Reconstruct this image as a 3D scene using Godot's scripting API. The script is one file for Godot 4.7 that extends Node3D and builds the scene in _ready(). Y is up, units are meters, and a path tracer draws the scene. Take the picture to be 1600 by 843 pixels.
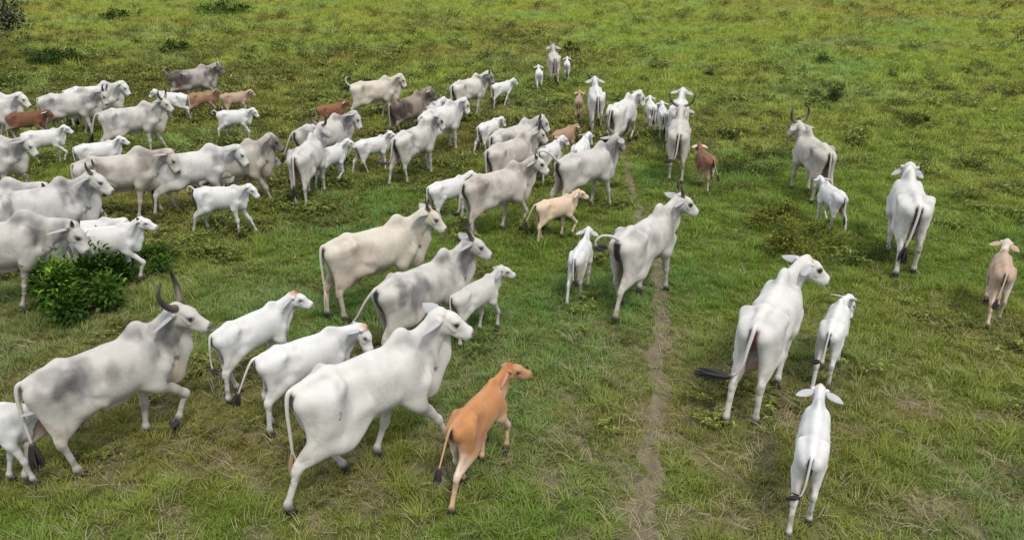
extends Node3D
# A herd of zebu cows and calves walks away over a weedy green pasture, seen from a drone about five metres up under a bright overcast sky.
var only_kinds: Array = []

func _ready() -> void:
	# ---- camera
	var cam := Camera3D.new()
	cam.name = "camera"
	cam.position = Vector3(0, 5.3, 0)
	cam.rotation_degrees = Vector3(-22.6, 0, 0)
	cam.keep_aspect = Camera3D.KEEP_HEIGHT
	cam.fov = 39.1
	cam.near = 0.1
	cam.far = 900.0
	add_child(cam)
	cam.current = true
	# ---- sky, exposure
	var env := Environment.new()
	env.background_mode = Environment.BG_SKY
	env.tonemap_mode = Environment.TONE_MAPPER_LINEAR
	env.tonemap_exposure = 1.45
	env.sdfgi_enabled = true
	env.ssao_enabled = true
	env.ssil_enabled = true
	var ps := ProceduralSkyMaterial.new()
	ps.sky_top_color = Color(0.97, 0.98, 1.0)
	ps.sky_horizon_color = Color(0.66, 0.70, 0.74)
	ps.sky_curve = 0.35
	ps.ground_bottom_color = Color(0.25, 0.28, 0.16)
	ps.ground_horizon_color = Color(0.6, 0.64, 0.55)
	ps.sun_angle_max = 1.0
	var sky := Sky.new()
	sky.sky_material = ps
	env.sky = sky
	var we := WorldEnvironment.new()
	we.name = "environment"
	we.environment = env
	add_child(we)
	# ---- sun behind thin cloud
	var sun := DirectionalLight3D.new()
	sun.name = "sun"
	sun.light_energy = 0.6
	sun.light_color = Color(1.0, 0.96, 0.89)
	sun.light_angular_distance = 11.0
	sun.shadow_enabled = true
	sun.rotation_degrees = Vector3(-58, 28, 0)
	add_child(sun)
	# ---- setting
	pasture_noises()
	animal_materials()
	plant_materials()
	lay_ground()
	grow_grass(1.3)
	small_tree(-27.6, -42.0, 4.6)
	shrubs()
	# ---- the herd
	grow_flesh()
	herd()

func beast(called: String, label: String, cat: String, o: Dictionary, coat: String, extra: Dictionary) -> void:
	o.merge(coats[coat])
	o.merge(extra, true)
	animal(called, label, cat, "calves walking with the cows" if cat == "calf" else "adult cattle walking away across the pasture", o)

func shrubs() -> void:
	var dark := Color(0.036, 0.080, 0.016)
	var deep := Color(0.050, 0.066, 0.020)
	var olive := Color(0.125, 0.135, 0.030)
	var fresh := Color(0.150, 0.270, 0.030)
	var light := Color(0.20, 0.24, 0.045)
	shrub("large leafy bright green shrub in front of the left-hand cows", -6.9, -11.3, 1.85, 1.1, 4200, 0.115, dark, fresh, 1)
	shrub("small leafy shrub right of the large bright green one", -6.75, -12.8, 0.95, 0.6, 1000, 0.10, dark, fresh, 2)
	shrub("broad olive shrub on the right, below the lone white calf", 5.6, -13.5, 1.5, 0.8, 3200, 0.07, olive, light, 3)
	shrub("olive shrub just behind the broad one, greener on one side", 5.55, -15.1, 1.25, 0.65, 2200, 0.075, olive, light, 4)
	shrub("long dark shrub with yellow-green tips at upper left", -23.7, -40.5, 2.6, 1.0, 2400, 0.14, dark, deep, 5)
	shrub("yellow-green shrub at the end of the long dark one", -22.3, -40.2, 0.8, 0.7, 350, 0.12, deep, light, 6)
	shrub("small yellow-topped bush above the white cows at upper left", -19.8, -34.0, 0.9, 0.5, 420, 0.10, deep, light, 7)
	shrub("round dark bush in the field above the dark cow with curled tail", -19.4, -45.2, 1.4, 0.95, 1000, 0.13, dark, deep, 8)
	shrub("wide dark green thicket at the top edge left of centre", -27.5, -75.0, 4.8, 1.6, 1400, 0.26, dark, deep, 9)
	shrub("dark green bush near the top left edge beyond the tree", -34.8, -70.2, 2.2, 1.1, 700, 0.22, dark, deep, 10)
	shrub("small dark bush far off on the right, standing alone", 16.2, -40.8, 1.0, 0.75, 700, 0.1, dark, deep, 11)
	shrub("round olive bush in the far right field", 12.3, -29.8, 1.25, 0.8, 1400, 0.09, deep, olive, 12)
	shrub("low flat olive bush at right, nearest of three in a line", 13.5, -25.7, 1.3, 0.5, 1300, 0.08, deep, olive, 13)
	shrub("low brownish bush just beyond the flat olive one", 14.6, -28.9, 1.0, 0.4, 450, 0.08, deep, olive, 14)
	shrub("dark bush right of the farthest horned cow", 3.5, -45.2, 1.05, 0.8, 700, 0.12, dark, deep, 15)
	shrub("dull bush left of the crescent-horned cow", 6.9, -21.1, 0.8, 0.45, 520, 0.06, deep, olive, 16)
	shrub("spreading green bush beside the red-brown calf", 6.2, -19.2, 1.4, 0.6, 1500, 0.07, deep, light, 17)
	shrub("low bush between the crescent-horned cow and the right edge", 11.7, -21.6, 1.0, 0.28, 420, 0.06, deep, olive, 18)
	shrub("low green bush far beyond the herd, centre top", 0.2, -53.0, 1.4, 0.5, 300, 0.13, dark, olive, 19)
	shrub("small dark bush at the top, right of centre", 10.4, -65.0, 1.4, 0.65, 300, 0.15, dark, deep, 20)
	shrub("dark low bush at the left edge under the tree", -21.6, -32.8, 1.5, 0.95, 1300, 0.1, dark, olive, 21)
	shrub("leafy dark plant just above the white cow's back, upper left", -20.2, -36.8, 1.0, 0.55, 420, 0.11, dark, light, 22)
	shrub("low olive bush under the nose of the crescent-horned cow", 7.7, -20.8, 1.1, 0.45, 620, 0.06, deep, olive, 23)
	shrub("low weedy bush in front of the lone white cow at right", 7.1, -13.3, 1.0, 0.5, 800, 0.055, deep, light, 24)
	shrub("low bush far right at the photo's edge near the top", 31.9, -50.0, 1.0, 0.5, 300, 0.11, dark, deep, 25)
	shrub("dark bush on the far left slope below the tree", -30.5, -49.2, 1.5, 0.6, 380, 0.13, dark, deep, 26)

func herd() -> void:
	beast("cow", "big grey cow with tall curved horns walking at far left of the foreground", "cow", {"kind": "lean", "x": -4.49, "z": -7.31, "yaw": 46, "s": 0.98, "seed": 1, "legs": [[12, 0.8], [8, 0], [-6, 0], [-19, 0]], "neck": [12, 24.2], "head": [-6, 19.8, 0], "tail": ["hang", 0.06], "horn": ["lyre", 0.95, 0.043]}, "grey", {"ears": [18, 62], "horn_root": Color(0.10, 0.07, 0.05), "spots_and_shade": [[Vector3(0.66, 0.86, 0.0), Vector3(0.16, 0.2, 0.14), Color(0.48, 0.30, 0.19), 0.6], [Vector3(-0.26, 1.17, 0.27), Vector3(0.17, 0.13, 0.12), Color(0.20, 0.195, 0.20), 0.75], [Vector3(0.02, 1.2, 0.25), Vector3(0.06, 0.15, 0.12), Color(0.22, 0.215, 0.22), 0.5], [Vector3(-0.55, 1.30, 0.1), Vector3(0.16, 0.1, 0.16), Color(0.21, 0.205, 0.21), 0.6], [Vector3(0.42, 1.25, 0.2), Vector3(0.1, 0.2, 0.14), Color(0.24, 0.235, 0.24), 0.45], [Vector3(-0.5, 0.72, 0.0), Vector3(0.2, 0.16, 0.12), Color(0.40, 0.22, 0.14), 0.7]]})  # grey on hip hollow and ribs: coat grey plus painted hollow shade
	beast("calf", "white calf with rusty crown following the big horned cow", "calf", {"kind": "calf", "x": -3.34, "z": -8.75, "yaw": 52, "s": 0.79, "seed": 2, "legs": [[14, 0], [-6, 0], [-12, 0.3], [12, 0.15]], "neck": [-4, 24.2], "head": [12, 19.8, 0], "tail": ["swing", 0.2]}, "calf", {"poll": Color(0.38, 0.15, 0.06)})
	beast("calf", "white calf with lowered head beside the big white cow in front", "calf", {"kind": "calf", "x": -2.46, "z": -7.98, "yaw": 36, "s": 0.82, "seed": 3, "legs": [[10, 0.2], [-7, 0], [-12, 0], [-1, 0]], "neck": [-26, 19.8], "head": [-8, 16.2, 0], "tail": ["back", -0.12]}, "calf", {"poll": Color(0.40, 0.18, 0.08)})
	beast("cow", "large hornless white cow in mid-stride at the front of the picture", "cow", {"kind": "cow", "x": -1.52, "z": -6.98, "yaw": 38, "s": 1.03, "seed": 4, "legs": [[25, 0.05], [-24, 0], [-20, 0], [22, 0]], "neck": [14, 17.6], "head": [-8, 14.4, 0], "tail": ["hang", -0.05]}, "white", {"ears": [-4, 66], "tuft": Color(0.36, 0.27, 0.16), "puff": 0.8, "brand": [[Vector3(-0.46, 1.13, 0.25), 0.03, ["2"]]]})
	beast("calf", "orange-brown calf with white hind legs nearest the camera", "calf", {"kind": "calf", "x": -0.35, "z": -6.88, "yaw": 62, "s": 0.75, "seed": 5, "legs": [[14, 0.45], [-24, 0], [-9, 0], [17, 0]], "neck": [6, 33], "head": [16, 27, 0], "tail": ["back", -0.06]}, "orange", {"spots_and_shade": [[Vector3(-0.55, 0.80, 0.0), Vector3(0.17, 0.36, 0.15), Color(0.70, 0.60, 0.52), 0.95], [Vector3(0.55, 1.1, 0.0), Vector3(0.16, 0.2, 0.2), Color(0.60, 0.44, 0.33), 0.7]]})
	beast("cow", "cream cow with stub horns standing side-on behind the grey cow", "cow", {"kind": "cow", "x": -2.14, "z": -11.02, "yaw": 32, "s": 0.98, "seed": 6, "legs": [[-3, 0], [2, 0], [7, 0], [-9, 0]], "neck": [3, 18.7], "head": [-10, 15.3, 0], "tail": ["hang", 0.05], "horn": ["up", 0.65]}, "cream", {"ears": [-8, 55], "poll": Color(0.50, 0.33, 0.2), "tuft": Color(0.5, 0.44, 0.36), "puff": 0.7})
	beast("cow", "bony grey cow with short upright horns and tail swept left", "cow", {"kind": "lean", "x": -1.24, "z": -9.69, "yaw": 44, "s": 0.94, "seed": 7, "legs": [[18, 0], [-14, 0], [-14, 0.2], [12, 0]], "neck": [10, 20.9], "head": [-8, 17.1, 0], "tail": ["back", -0.42], "horn": ["up", 1.25, 0.038]}, "grey", {"ears": [-4, 58], "spots_and_shade": [[Vector3(-0.24, 1.17, 0.27), Vector3(0.20, 0.15, 0.12), Color(0.19, 0.19, 0.20), 0.75], [Vector3(0.15, 1.15, 0.25), Vector3(0.07, 0.18, 0.12), Color(0.22, 0.22, 0.23), 0.5], [Vector3(0.45, 1.3, 0.17), Vector3(0.06, 0.12, 0.1), Color(0.18, 0.18, 0.18), 0.6]]})  # grey flank and rib spots mix coat colour with painted shade
	beast("calf", "dull white calf with blond tail walking beside the bony grey cow", "calf", {"kind": "calf", "x": -0.53, "z": -10.10, "yaw": 48, "s": 0.67, "seed": 8, "legs": [[10, 0.3], [-3, 0], [-10, 0], [12, 0]], "neck": [6, 22], "head": [4, 18, 0], "tail": ["hang", 0.1]}, "calfdull", {"tuft": Color(0.55, 0.47, 0.38)})
	beast("cow", "white cow with black horns and tail crooked out, stepping across the trail", "cow", {"kind": "cow", "x": 2.13, "z": -11.42, "yaw": 50, "s": 1.00, "seed": 9, "legs": [[7, 0], [-21, 0], [-15, 0.12], [15, 0]], "neck": [6, 24.8], "head": [-4, 20.2, 0], "tail": ["crook", -0.26], "horn": ["up", 0.95, 0.032]}, "cow", {"ears": [-4, 55], "eye": 1.0, "spots_and_shade": [[Vector3(-0.45, 1.2, 0.25), Vector3(0.16, 0.12, 0.15), Color(0.36, 0.34, 0.33), 0.6]]})
	beast("calf", "white calf with wide ears walking away left of the trail", "calf", {"kind": "calf", "x": 1.14, "z": -11.66, "yaw": 72, "s": 0.68, "seed": 10, "ph": 0.55, "neck": [4, -1.7], "head": [0, -1.4, 0], "tail": ["swing", 0.08]}, "calf", {"spots_and_shade": [[Vector3(-0.6, 0.85, 0.12), Vector3(0.12, 0.2, 0.1), Color(0.62, 0.44, 0.3), 0.7]], "brand": [[Vector3(-0.45, 1.08, 0.15), 0.035, ["1"]]]})
	beast("cow", "white cow with tan crown and black tail tuft swung left, near right", "cow", {"kind": "cow", "x": 3.26, "z": -8.58, "yaw": 58, "s": 1.02, "seed": 11, "legs": [[-14, 0.15], [-9, 0], [15, 0], [-20, 0]], "neck": [-2, 30.3], "head": [4, 24.8, 0], "tail": ["swing", -0.55]}, "white", {"ears": [2, 48], "poll": Color(0.50, 0.33, 0.17), "eye": 1.0, "puff": 1.3, "under": Color(0.12, 0.035, 0.03)})
	beast("calf", "white calf with its head lowered beside the tan-crowned cow", "calf", {"kind": "calf", "x": 4.26, "z": -8.97, "yaw": 60, "s": 0.74, "seed": 12, "legs": [[8, 0], [3, 0], [-10, 0.2], [-11, 0]], "neck": [-32, 19.2], "head": [-18, 15.8, 0], "tail": ["swing", -0.2]}, "calf", {})
	beast("calf", "white calf seen from behind with spread ears at bottom right edge", "calf", {"kind": "calf", "x": 3.03, "z": -6.39, "yaw": 66, "s": 0.76, "seed": 13, "legs": [[10, 0], [6, 0.2], [-10, 0], [-15, 0]], "neck": [-20, -2.2], "head": [8, -1.8, 0], "tail": ["swing", -0.2]}, "calf", {"poll": Color(0.52, 0.34, 0.18), "brand": [[Vector3(-0.42, 1.08, 0.16), 0.036, ["3", "2"]]], "ear_in": Color(0.46, 0.48, 0.54), "ear_size": 1.1})
	beast("cow", "grey cow with crescent horns looking left, alone on the right pasture", "cow", {"kind": "cow", "x": 6.99, "z": -17.27, "yaw": 93, "s": 1.00, "seed": 14, "far": true, "legs": [[-6, 0], [-10, 0], [10, 0], [6, 0]], "neck": [2, -10.5], "head": [-4, -8.6, 0], "tail": ["hang", 0.03], "horn": ["ring", 1.4, 0.036]}, "tancow", {"under": Color(0.05, 0.02, 0.018)})
	beast("calf", "white calf walking close behind the crescent-horned cow", "calf", {"kind": "calf", "x": 6.55, "z": -14.93, "yaw": 97, "s": 0.68, "seed": 15, "far": true, "ph": 0.05, "neck": [-8, -1.7], "head": [-12, -1.4, 0], "tail": ["hang", 0.04]}, "calf", {})
	beast("cow", "white hornless cow walking away alone on the right, ears laid back", "cow", {"kind": "cow", "x": 7.21, "z": -13.16, "yaw": 72, "s": 1.05, "seed": 16, "legs": [[12, 0], [4, 0], [-10, 0], [-12, 0]], "neck": [-10, 11], "head": [14, 9, 0], "tail": ["hang", -0.12]}, "white", {"ears": [40, 55], "ear_size": 0.8, "under": Color(0.09, 0.04, 0.035), "tag": Vector3(-0.10, -0.07, 0.19)})
	beast("calf", "reddish roan calf cut off by the right edge of the photo", "calf", {"kind": "calf", "x": 7.63, "z": -10.90, "yaw": 62, "s": 0.72, "seed": 17, "ph": 0.6, "neck": [8, 9.4], "head": [0, 7.7, 0], "tail": ["back", -0.1]}, "tan", {"base": Color(0.40, 0.29, 0.225), "spots_and_shade": [[Vector3(-0.5, 0.85, 0.1), Vector3(0.24, 0.30, 0.16), Color(0.66, 0.58, 0.52), 0.95], [Vector3(0.15, 1.05, -0.15), Vector3(0.2, 0.12, 0.15), Color(0.62, 0.52, 0.46), 0.8], [Vector3(0.75, 1.3, 0), Vector3(0.3, 0.25, 0.2), Color(0.75, 0.72, 0.7), 0.8]], "poll": Color(0.35, 0.12, 0.06)})
	beast("calf", "white calf cut off by the left edge at the rump of the big horned cow", "calf", {"kind": "calf", "x": -5.54, "z": -6.63, "yaw": 20, "s": 0.72, "seed": 18, "legs": [[8, 0], [-10, 0], [-14, 0], [10, 0]], "neck": [-34, 8.2], "head": [0, 6.8, 0], "tail": ["hang", 0.03]}, "calf", {})
	beast("cow", "bony grey cow with lowered head entering at the left edge", "cow", {"kind": "lean", "x": -7.99, "z": -11.03, "yaw": 18, "s": 1.05, "seed": 19, "legs": [[-16, 0], [10, 0], [14, 0.15], [-14, 0]], "neck": [-40, 12.1], "head": [16, 9.9, 0], "tail": ["hang", 0.03], "horn": ["stub", 1.0]}, "grey", {"ears": [20, 40], "eye": 0.9})
	beast("calf", "white calf with stub horns trotting behind the leafy green shrub", "calf", {"kind": "calf", "x": -6.88, "z": -12.06, "yaw": 14, "s": 0.80, "seed": 20, "legs": [[12, 0.65], [-12, 0], [-8, 0], [10, 0]], "neck": [2, 7.7], "head": [10, 6.3, 0], "tail": ["hang", 0.03], "horn": ["stub", 0.6]}, "calf", {})
	beast("calf", "white calf mostly hidden behind the stub-horned calf, only its back showing", "calf", {"kind": "calf", "x": -7.54, "z": -12.80, "yaw": 10, "s": 0.70, "seed": 21, "ph": 0.3, "neck": [-25, 5.5], "head": [0, 4.5, 0], "tail": ["hang", 0.03]}, "calf", {})
	beast("cow", "light grey cow with short horns and deep dewlap at left edge", "cow", {"kind": "cow", "x": -8.48, "z": -12.97, "yaw": 22, "s": 1.05, "seed": 22, "ph": 0.15, "neck": [2, 12.1], "head": [-6, 9.9, 0], "tail": ["hang", 0.03], "horn": ["up", 0.95]}, "grey", {"ears": [20, 58], "base": Color(0.473, 0.469, 0.464)})
	beast("cow", "white-faced cow peeping over the back of the light grey cow", "cow", {"kind": "cow", "x": -9.55, "z": -13.25, "yaw": 8, "s": 1.00, "seed": 23, "ph": 0.5, "neck": [-26, 6.6], "head": [12, 5.4, 0], "tail": ["hang", 0.03], "horn": ["stub", 0.8]}, "cow", {})
	beast("cow", "grey-white cow with only its head inside the left edge of the photo", "cow", {"kind": "cow", "x": -12.00, "z": -16.93, "yaw": 14, "s": 0.96, "seed": 24, "far": true, "ph": 0.7, "neck": [-16, 12.1], "head": [-4, 9.9, 0], "tail": ["hang", 0.03]}, "cow", {})
	beast("cow", "white cow cut off by the left edge above the red calf", "cow", {"kind": "cow", "x": -15.46, "z": -22.45, "yaw": 14, "s": 1.00, "seed": 25, "far": true, "ph": 0.4, "neck": [-10, 11], "head": [-2, 9, 0], "tail": ["hang", 0.03]}, "white", {})
	beast("calf", "dark red calf half hidden behind a cow's hind legs at left", "calf", {"kind": "calf", "x": -14.42, "z": -22.52, "yaw": 14, "s": 0.74, "seed": 26, "far": true, "ph": 0.2, "neck": [-20, 2.2], "head": [0, 1.8, 0], "tail": ["hang", 0.03]}, "red", {"base": Color(0.146, 0.065, 0.036)})
	beast("cow", "long pale grey cow with one dark horn and drooping head, upper left", "cow", {"kind": "cow", "x": -13.49, "z": -23.30, "yaw": 14, "s": 1.00, "seed": 27, "far": true, "legs": [[4, 0], [-5, 0], [-12, 0], [10, 0]], "neck": [-16, 12.1], "head": [-22, 9.9, 0], "tail": ["hang", -0.02], "horn": ["up", 0.85]}, "cow", {})
	beast("calf", "pale calf whose legs show beneath the long pale grey cow", "calf", {"kind": "calf", "x": -14.10, "z": -24.46, "yaw": 12, "s": 0.68, "seed": 28, "far": true, "ph": 0.35, "neck": [-10, 3.9], "head": [0, 3.1, 0], "tail": ["hang", 0.03]}, "calfdull", {})
	beast("cow", "white cow behind the long pale grey cow, head to the right", "cow", {"kind": "cow", "x": -13.40, "z": -24.52, "yaw": 10, "s": 1.00, "seed": 29, "far": true, "ph": 0.8, "neck": [-10, 12.1], "head": [-8, 9.9, 0], "tail": ["hang", 0.03]}, "white", {})
	beast("cow", "pale grey cow with upright lyre horns striding among calves, upper left", "cow", {"kind": "cow", "x": -10.64, "z": -21.20, "yaw": 22, "s": 0.97, "seed": 30, "far": true, "legs": [[-4, 0], [-16, 0], [22, 0], [8, 0]], "neck": [4, 16.5], "head": [-8, 13.5, 0], "tail": ["back", -0.12], "horn": ["ring", 0.95, 0.03]}, "cow", {"ears": [6, 60]})
	beast("calf", "white calf with one foreleg raised, left of the lyre-horned cow", "calf", {"kind": "calf", "x": -12.48, "z": -20.04, "yaw": 14, "s": 0.72, "seed": 31, "far": true, "legs": [[12, 0.7], [-14, 0], [-4, 0], [12, 0]], "neck": [2, 5.5], "head": [0, 4.5, 0], "tail": ["hang", 0.03]}, "calf", {})
	beast("calf", "white calf with dark-lined ear behind the back of the tan cow", "calf", {"kind": "calf", "x": -10.31, "z": -18.61, "yaw": 24, "s": 0.72, "seed": 32, "far": true, "ph": 0.6, "neck": [6, 11], "head": [0, 9, 0], "tail": ["hang", 0.03]}, "calf", {})
	beast("cow", "tan-cream cow with rounded hump and head low, at left", "cow", {"kind": "cow", "x": -8.26, "z": -15.54, "yaw": 16, "s": 1.02, "seed": 33, "far": true, "legs": [[-12, 0], [18, 0], [12, 0], [-16, 0]], "neck": [-22, 11], "head": [-8, 9, 0], "tail": ["hang", 0.03]}, "tancow", {})
	beast("cow", "white cow between the tan cow and the dark-flanked cow", "cow", {"kind": "cow", "x": -6.95, "z": -16.08, "yaw": 18, "s": 0.98, "seed": 34, "far": true, "legs": [[8, 0], [-14, 0], [-8, 0], [12, 0]], "neck": [-18, 12.1], "head": [-4, 9.9, 0], "tail": ["hang", 0.03]}, "cow", {"ear_in": Color(0.16, 0.15, 0.17), "ear_out": Color(0.2, 0.19, 0.2), "base": Color(0.533, 0.529, 0.525)})
	beast("cow", "dun cow with a dark brown flank and blackish head", "cow", {"kind": "lean", "x": -6.22, "z": -16.48, "yaw": 28, "s": 0.98, "seed": 35, "far": true, "ph": 0.3, "neck": [6, 15.4], "head": [-16, 12.6, 0], "tail": ["hang", 0.03]}, "dun", {"ears": [20, 30], "ear_in": Color(0.08, 0.07, 0.07), "ear_out": Color(0.2, 0.17, 0.16)})
	beast("calf", "white calf trotting alone in front of the dark-flanked cow", "calf", {"kind": "calf", "x": -5.84, "z": -14.65, "yaw": -4, "s": 0.76, "seed": 36, "far": true, "legs": [[0, 0], [-17, 0], [24, 0.05], [0, 0.35]], "neck": [-10, 4.4], "head": [0, 3.6, 0], "tail": ["crook", -0.05]}, "calf", {})
	beast("cow", "dark brown-grey cow with curled tail and pale horns at upper left", "cow", {"kind": "lean", "x": -11.78, "z": -28.49, "yaw": 36, "s": 0.98, "seed": 37, "far": true, "ph": 0.2, "neck": [-6, 13.2], "head": [-4, 10.8, 0], "tail": ["curl", 0.1], "horn": ["out", 0.6, 0.03]}, "brown", {"horn_root": Color(0.5, 0.42, 0.3), "horn_tip": Color(0.4, 0.35, 0.25)})
	beast("calf", "white calf facing left behind the lyre horns of the pale cow", "calf", {"kind": "calf", "x": -11.35, "z": -25.63, "yaw": 168, "s": 0.78, "seed": 38, "far": true, "ph": 0.7, "neck": [-6, -6.6], "head": [0, -5.4, 0], "tail": ["hang", -0.04]}, "calf", {})
	beast("calf", "brown calf beside a paler tan calf, upper left", "calf", {"kind": "calf", "x": -10.78, "z": -26.65, "yaw": 28, "s": 0.66, "seed": 39, "far": true, "ph": 0.1, "neck": [-2, 9.9], "head": [0, 8.1, 0], "tail": ["hang", 0.03]}, "tan", {"base": Color(0.241, 0.142, 0.090)})
	beast("calf", "tan calf with white flank following the brown calf, upper left", "calf", {"kind": "calf", "x": -9.57, "z": -26.49, "yaw": 24, "s": 0.66, "seed": 40, "far": true, "ph": 0.5, "neck": [-6, 7.7], "head": [0, 6.3, 0], "tail": ["hang", 0.03]}, "tan", {"base": Color(0.361, 0.275, 0.206)})
	beast("calf", "white calf with tail kinked behind it, under the two brown calves", "calf", {"kind": "calf", "x": -8.34, "z": -22.84, "yaw": 2, "s": 0.72, "seed": 41, "far": true, "legs": [[8, 0.3], [-10, 0], [-6, 0], [12, 0]], "neck": [-10, 5.5], "head": [-6, 4.5, 0], "tail": ["crook", -0.05]}, "calf", {})
	beast("cow", "pale cow with large open horns seen from behind, mid left", "cow", {"kind": "cow", "x": -4.68, "z": -16.98, "yaw": 84, "s": 0.96, "seed": 42, "far": true, "legs": [[6, 0], [-4, 0], [-8, 0], [4, 0]], "neck": [10, 13.2], "head": [-4, 10.8, 0], "tail": ["hang", -0.05], "horn": ["ring", 1.25, 0.034]}, "cow", {"under": Color(0.10, 0.04, 0.03), "ears": [10, 20]})
	beast("calf", "white calf peeping out behind the black head of the dun cow", "calf", {"kind": "calf", "x": -6.01, "z": -16.89, "yaw": 20, "s": 0.70, "seed": 43, "far": true, "ph": 0.45, "neck": [2, 11], "head": [-4, 9, 0], "tail": ["hang", 0.03]}, "calf", {})
	beast("cow", "grey cow with hunched shoulders and tail swept out, behind open horns", "cow", {"kind": "cow", "x": -4.80, "z": -19.07, "yaw": 48, "s": 0.98, "seed": 44, "far": true, "ph": 0.65, "neck": [-8, 29.7], "head": [-20, 24.3, 0], "tail": ["back", -0.25]}, "grey", {"ear_in": Color(0.05, 0.05, 0.05)})
	beast("calf", "white calf squeezed between two cows, mid left", "calf", {"kind": "calf", "x": -4.43, "z": -18.09, "yaw": 52, "s": 0.72, "seed": 45, "far": true, "ph": 0, "neck": [4, 23.1], "head": [-6, 18.9, 0], "tail": ["hang", 0.03]}, "calf", {})
	beast("calf", "white calf with pink mark on its side and tail held out", "calf", {"kind": "calf", "x": -3.60, "z": -19.31, "yaw": 40, "s": 0.70, "seed": 46, "far": true, "ph": 0.55, "neck": [2, 18.7], "head": [-14, 15.3, 0], "tail": ["back", -0.2]}, "calf", {"ears": [-10, 30], "spots_and_shade": [[Vector3(-0.05, 1.1, 0.2), Vector3(0.14, 0.05, 0.1), Color(0.5, 0.22, 0.18), 0.7]], "ear_in": Color(0.06, 0.06, 0.06)})
	beast("calf", "reddish brown calf half hidden by the hunched grey cow", "calf", {"kind": "calf", "x": -5.78, "z": -24.34, "yaw": 36, "s": 0.66, "seed": 47, "far": true, "ph": 0.9, "neck": [0, 11.6], "head": [0, 9.5, 0], "tail": ["hang", 0.03]}, "red", {})
	beast("cow", "cream cow with its tail looped up over the rump, mid distance", "cow", {"kind": "cow", "x": -4.65, "z": -25.91, "yaw": 20, "s": 0.97, "seed": 48, "far": true, "legs": [[4, 0], [-14, 0], [-10, 0], [12, 0]], "neck": [-2, 15.4], "head": [-22, 12.6, 0], "tail": ["curl", -0.1]}, "cream", {"under": Color(0.03, 0.02, 0.02)})
	beast("cow", "dark brown cow with black hindquarters in the middle of herd", "cow", {"kind": "lean", "x": -3.12, "z": -22.98, "yaw": 54, "s": 0.94, "seed": 49, "far": true, "ph": 0.35, "neck": [0, 18.7], "head": [-14, 15.3, 0], "tail": ["hang", 0.03]}, "brown", {"base": Color(0.249, 0.202, 0.168)})
	beast("calf", "white calf whose face shows behind the back of a white cow", "calf", {"kind": "calf", "x": -2.56, "z": -23.79, "yaw": 48, "s": 0.74, "seed": 50, "far": true, "ph": 0.2, "neck": [0, 9.9], "head": [0, 8.1, 0], "tail": ["hang", 0.03]}, "calf", {})
	beast("cow", "big white cow with bowed head, right of the dark brown cow", "cow", {"kind": "cow", "x": -2.02, "z": -21.33, "yaw": 54, "s": 0.96, "seed": 51, "far": true, "legs": [[4, 0], [-12, 0], [10, 0], [6, 0]], "neck": [-10, 24.2], "head": [-22, 19.8, 0], "tail": ["hang", 0.03]}, "white", {})
	beast("cow", "white cow with black eye and black tail tuft flung left, centre", "cow", {"kind": "cow", "x": -2.44, "z": -18.70, "yaw": 60, "s": 0.96, "seed": 52, "far": true, "legs": [[4, 0], [8, 0], [19, 0], [-17, 0]], "neck": [4, 25.3], "head": [-26, 20.7, 0], "tail": ["swing", -0.5]}, "cow", {"eye": 1.0, "ears": [-8, 45], "puff": 1.2})
	beast("cow", "white cow with dark grey head near the lone far calf", "cow", {"kind": "cow", "x": -1.50, "z": -26.45, "yaw": 50, "s": 0.96, "seed": 53, "far": true, "ph": 0.75, "neck": [-2, 31.9], "head": [-20, 26.1, 0], "tail": ["hang", 0.03], "horn": ["out", 0.95]}, "darkneck", {"base": Color(0.516, 0.494, 0.456)})
	beast("calf", "white calf walking alone toward the far middle of the field", "calf", {"kind": "calf", "x": -0.37, "z": -28.52, "yaw": 44, "s": 0.70, "seed": 54, "far": true, "ph": 0.9, "neck": [-4, 13.2], "head": [0, 10.8, 0], "tail": ["hang", 0.03]}, "calf", {"ear_in": Color(0.12, 0.12, 0.12)})
	beast("calf", "white calf with lowered head behind a hump in the herd centre", "calf", {"kind": "calf", "x": -0.66, "z": -21.50, "yaw": 56, "s": 0.69, "seed": 55, "far": true, "ph": 0.6, "neck": [-18, 14.3], "head": [-10, 11.7, 0], "tail": ["hang", 0.03]}, "calf", {})
	beast("cow", "grey cow with dark ears behind the ringed horns, herd centre", "cow", {"kind": "cow", "x": 0.04, "z": -18.80, "yaw": 46, "s": 0.96, "seed": 56, "far": true, "ph": 0.1, "neck": [-6, 24.2], "head": [-14, 19.8, 0], "tail": ["hang", 0.03]}, "grey", {"ear_in": Color(0.04, 0.04, 0.05), "ears": [5, 20]})
	beast("cow", "grey-tan cow with ringed horns curving over its head, herd centre", "cow", {"kind": "cow", "x": -0.04, "z": -17.54, "yaw": 46, "s": 0.92, "seed": 57, "far": true, "legs": [[16, 0], [-12, 0], [-6, 0], [10, 0]], "neck": [0, 24.2], "head": [-10, 19.8, 0], "tail": ["hang", 0.03], "horn": ["ring", 1.2, 0.038]}, "tancow", {"gray": Color(0.25, 0.23, 0.22)})
	beast("calf", "white calf standing between the ringed horns and the wide horns", "calf", {"kind": "calf", "x": 0.93, "z": -18.44, "yaw": 58, "s": 0.72, "seed": 58, "far": true, "ph": 0.85, "neck": [2, 20.9], "head": [-10, 17.1, 0], "tail": ["hang", 0.03]}, "calf", {})
	beast("calf", "orange-tan calf half hidden in the middle of the herd", "calf", {"kind": "calf", "x": 1.40, "z": -20.35, "yaw": 52, "s": 0.70, "seed": 59, "far": true, "ph": 0.4, "neck": [-22, 6.6], "head": [0, 5.4, 0], "tail": ["hang", 0.03]}, "tan", {})
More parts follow.
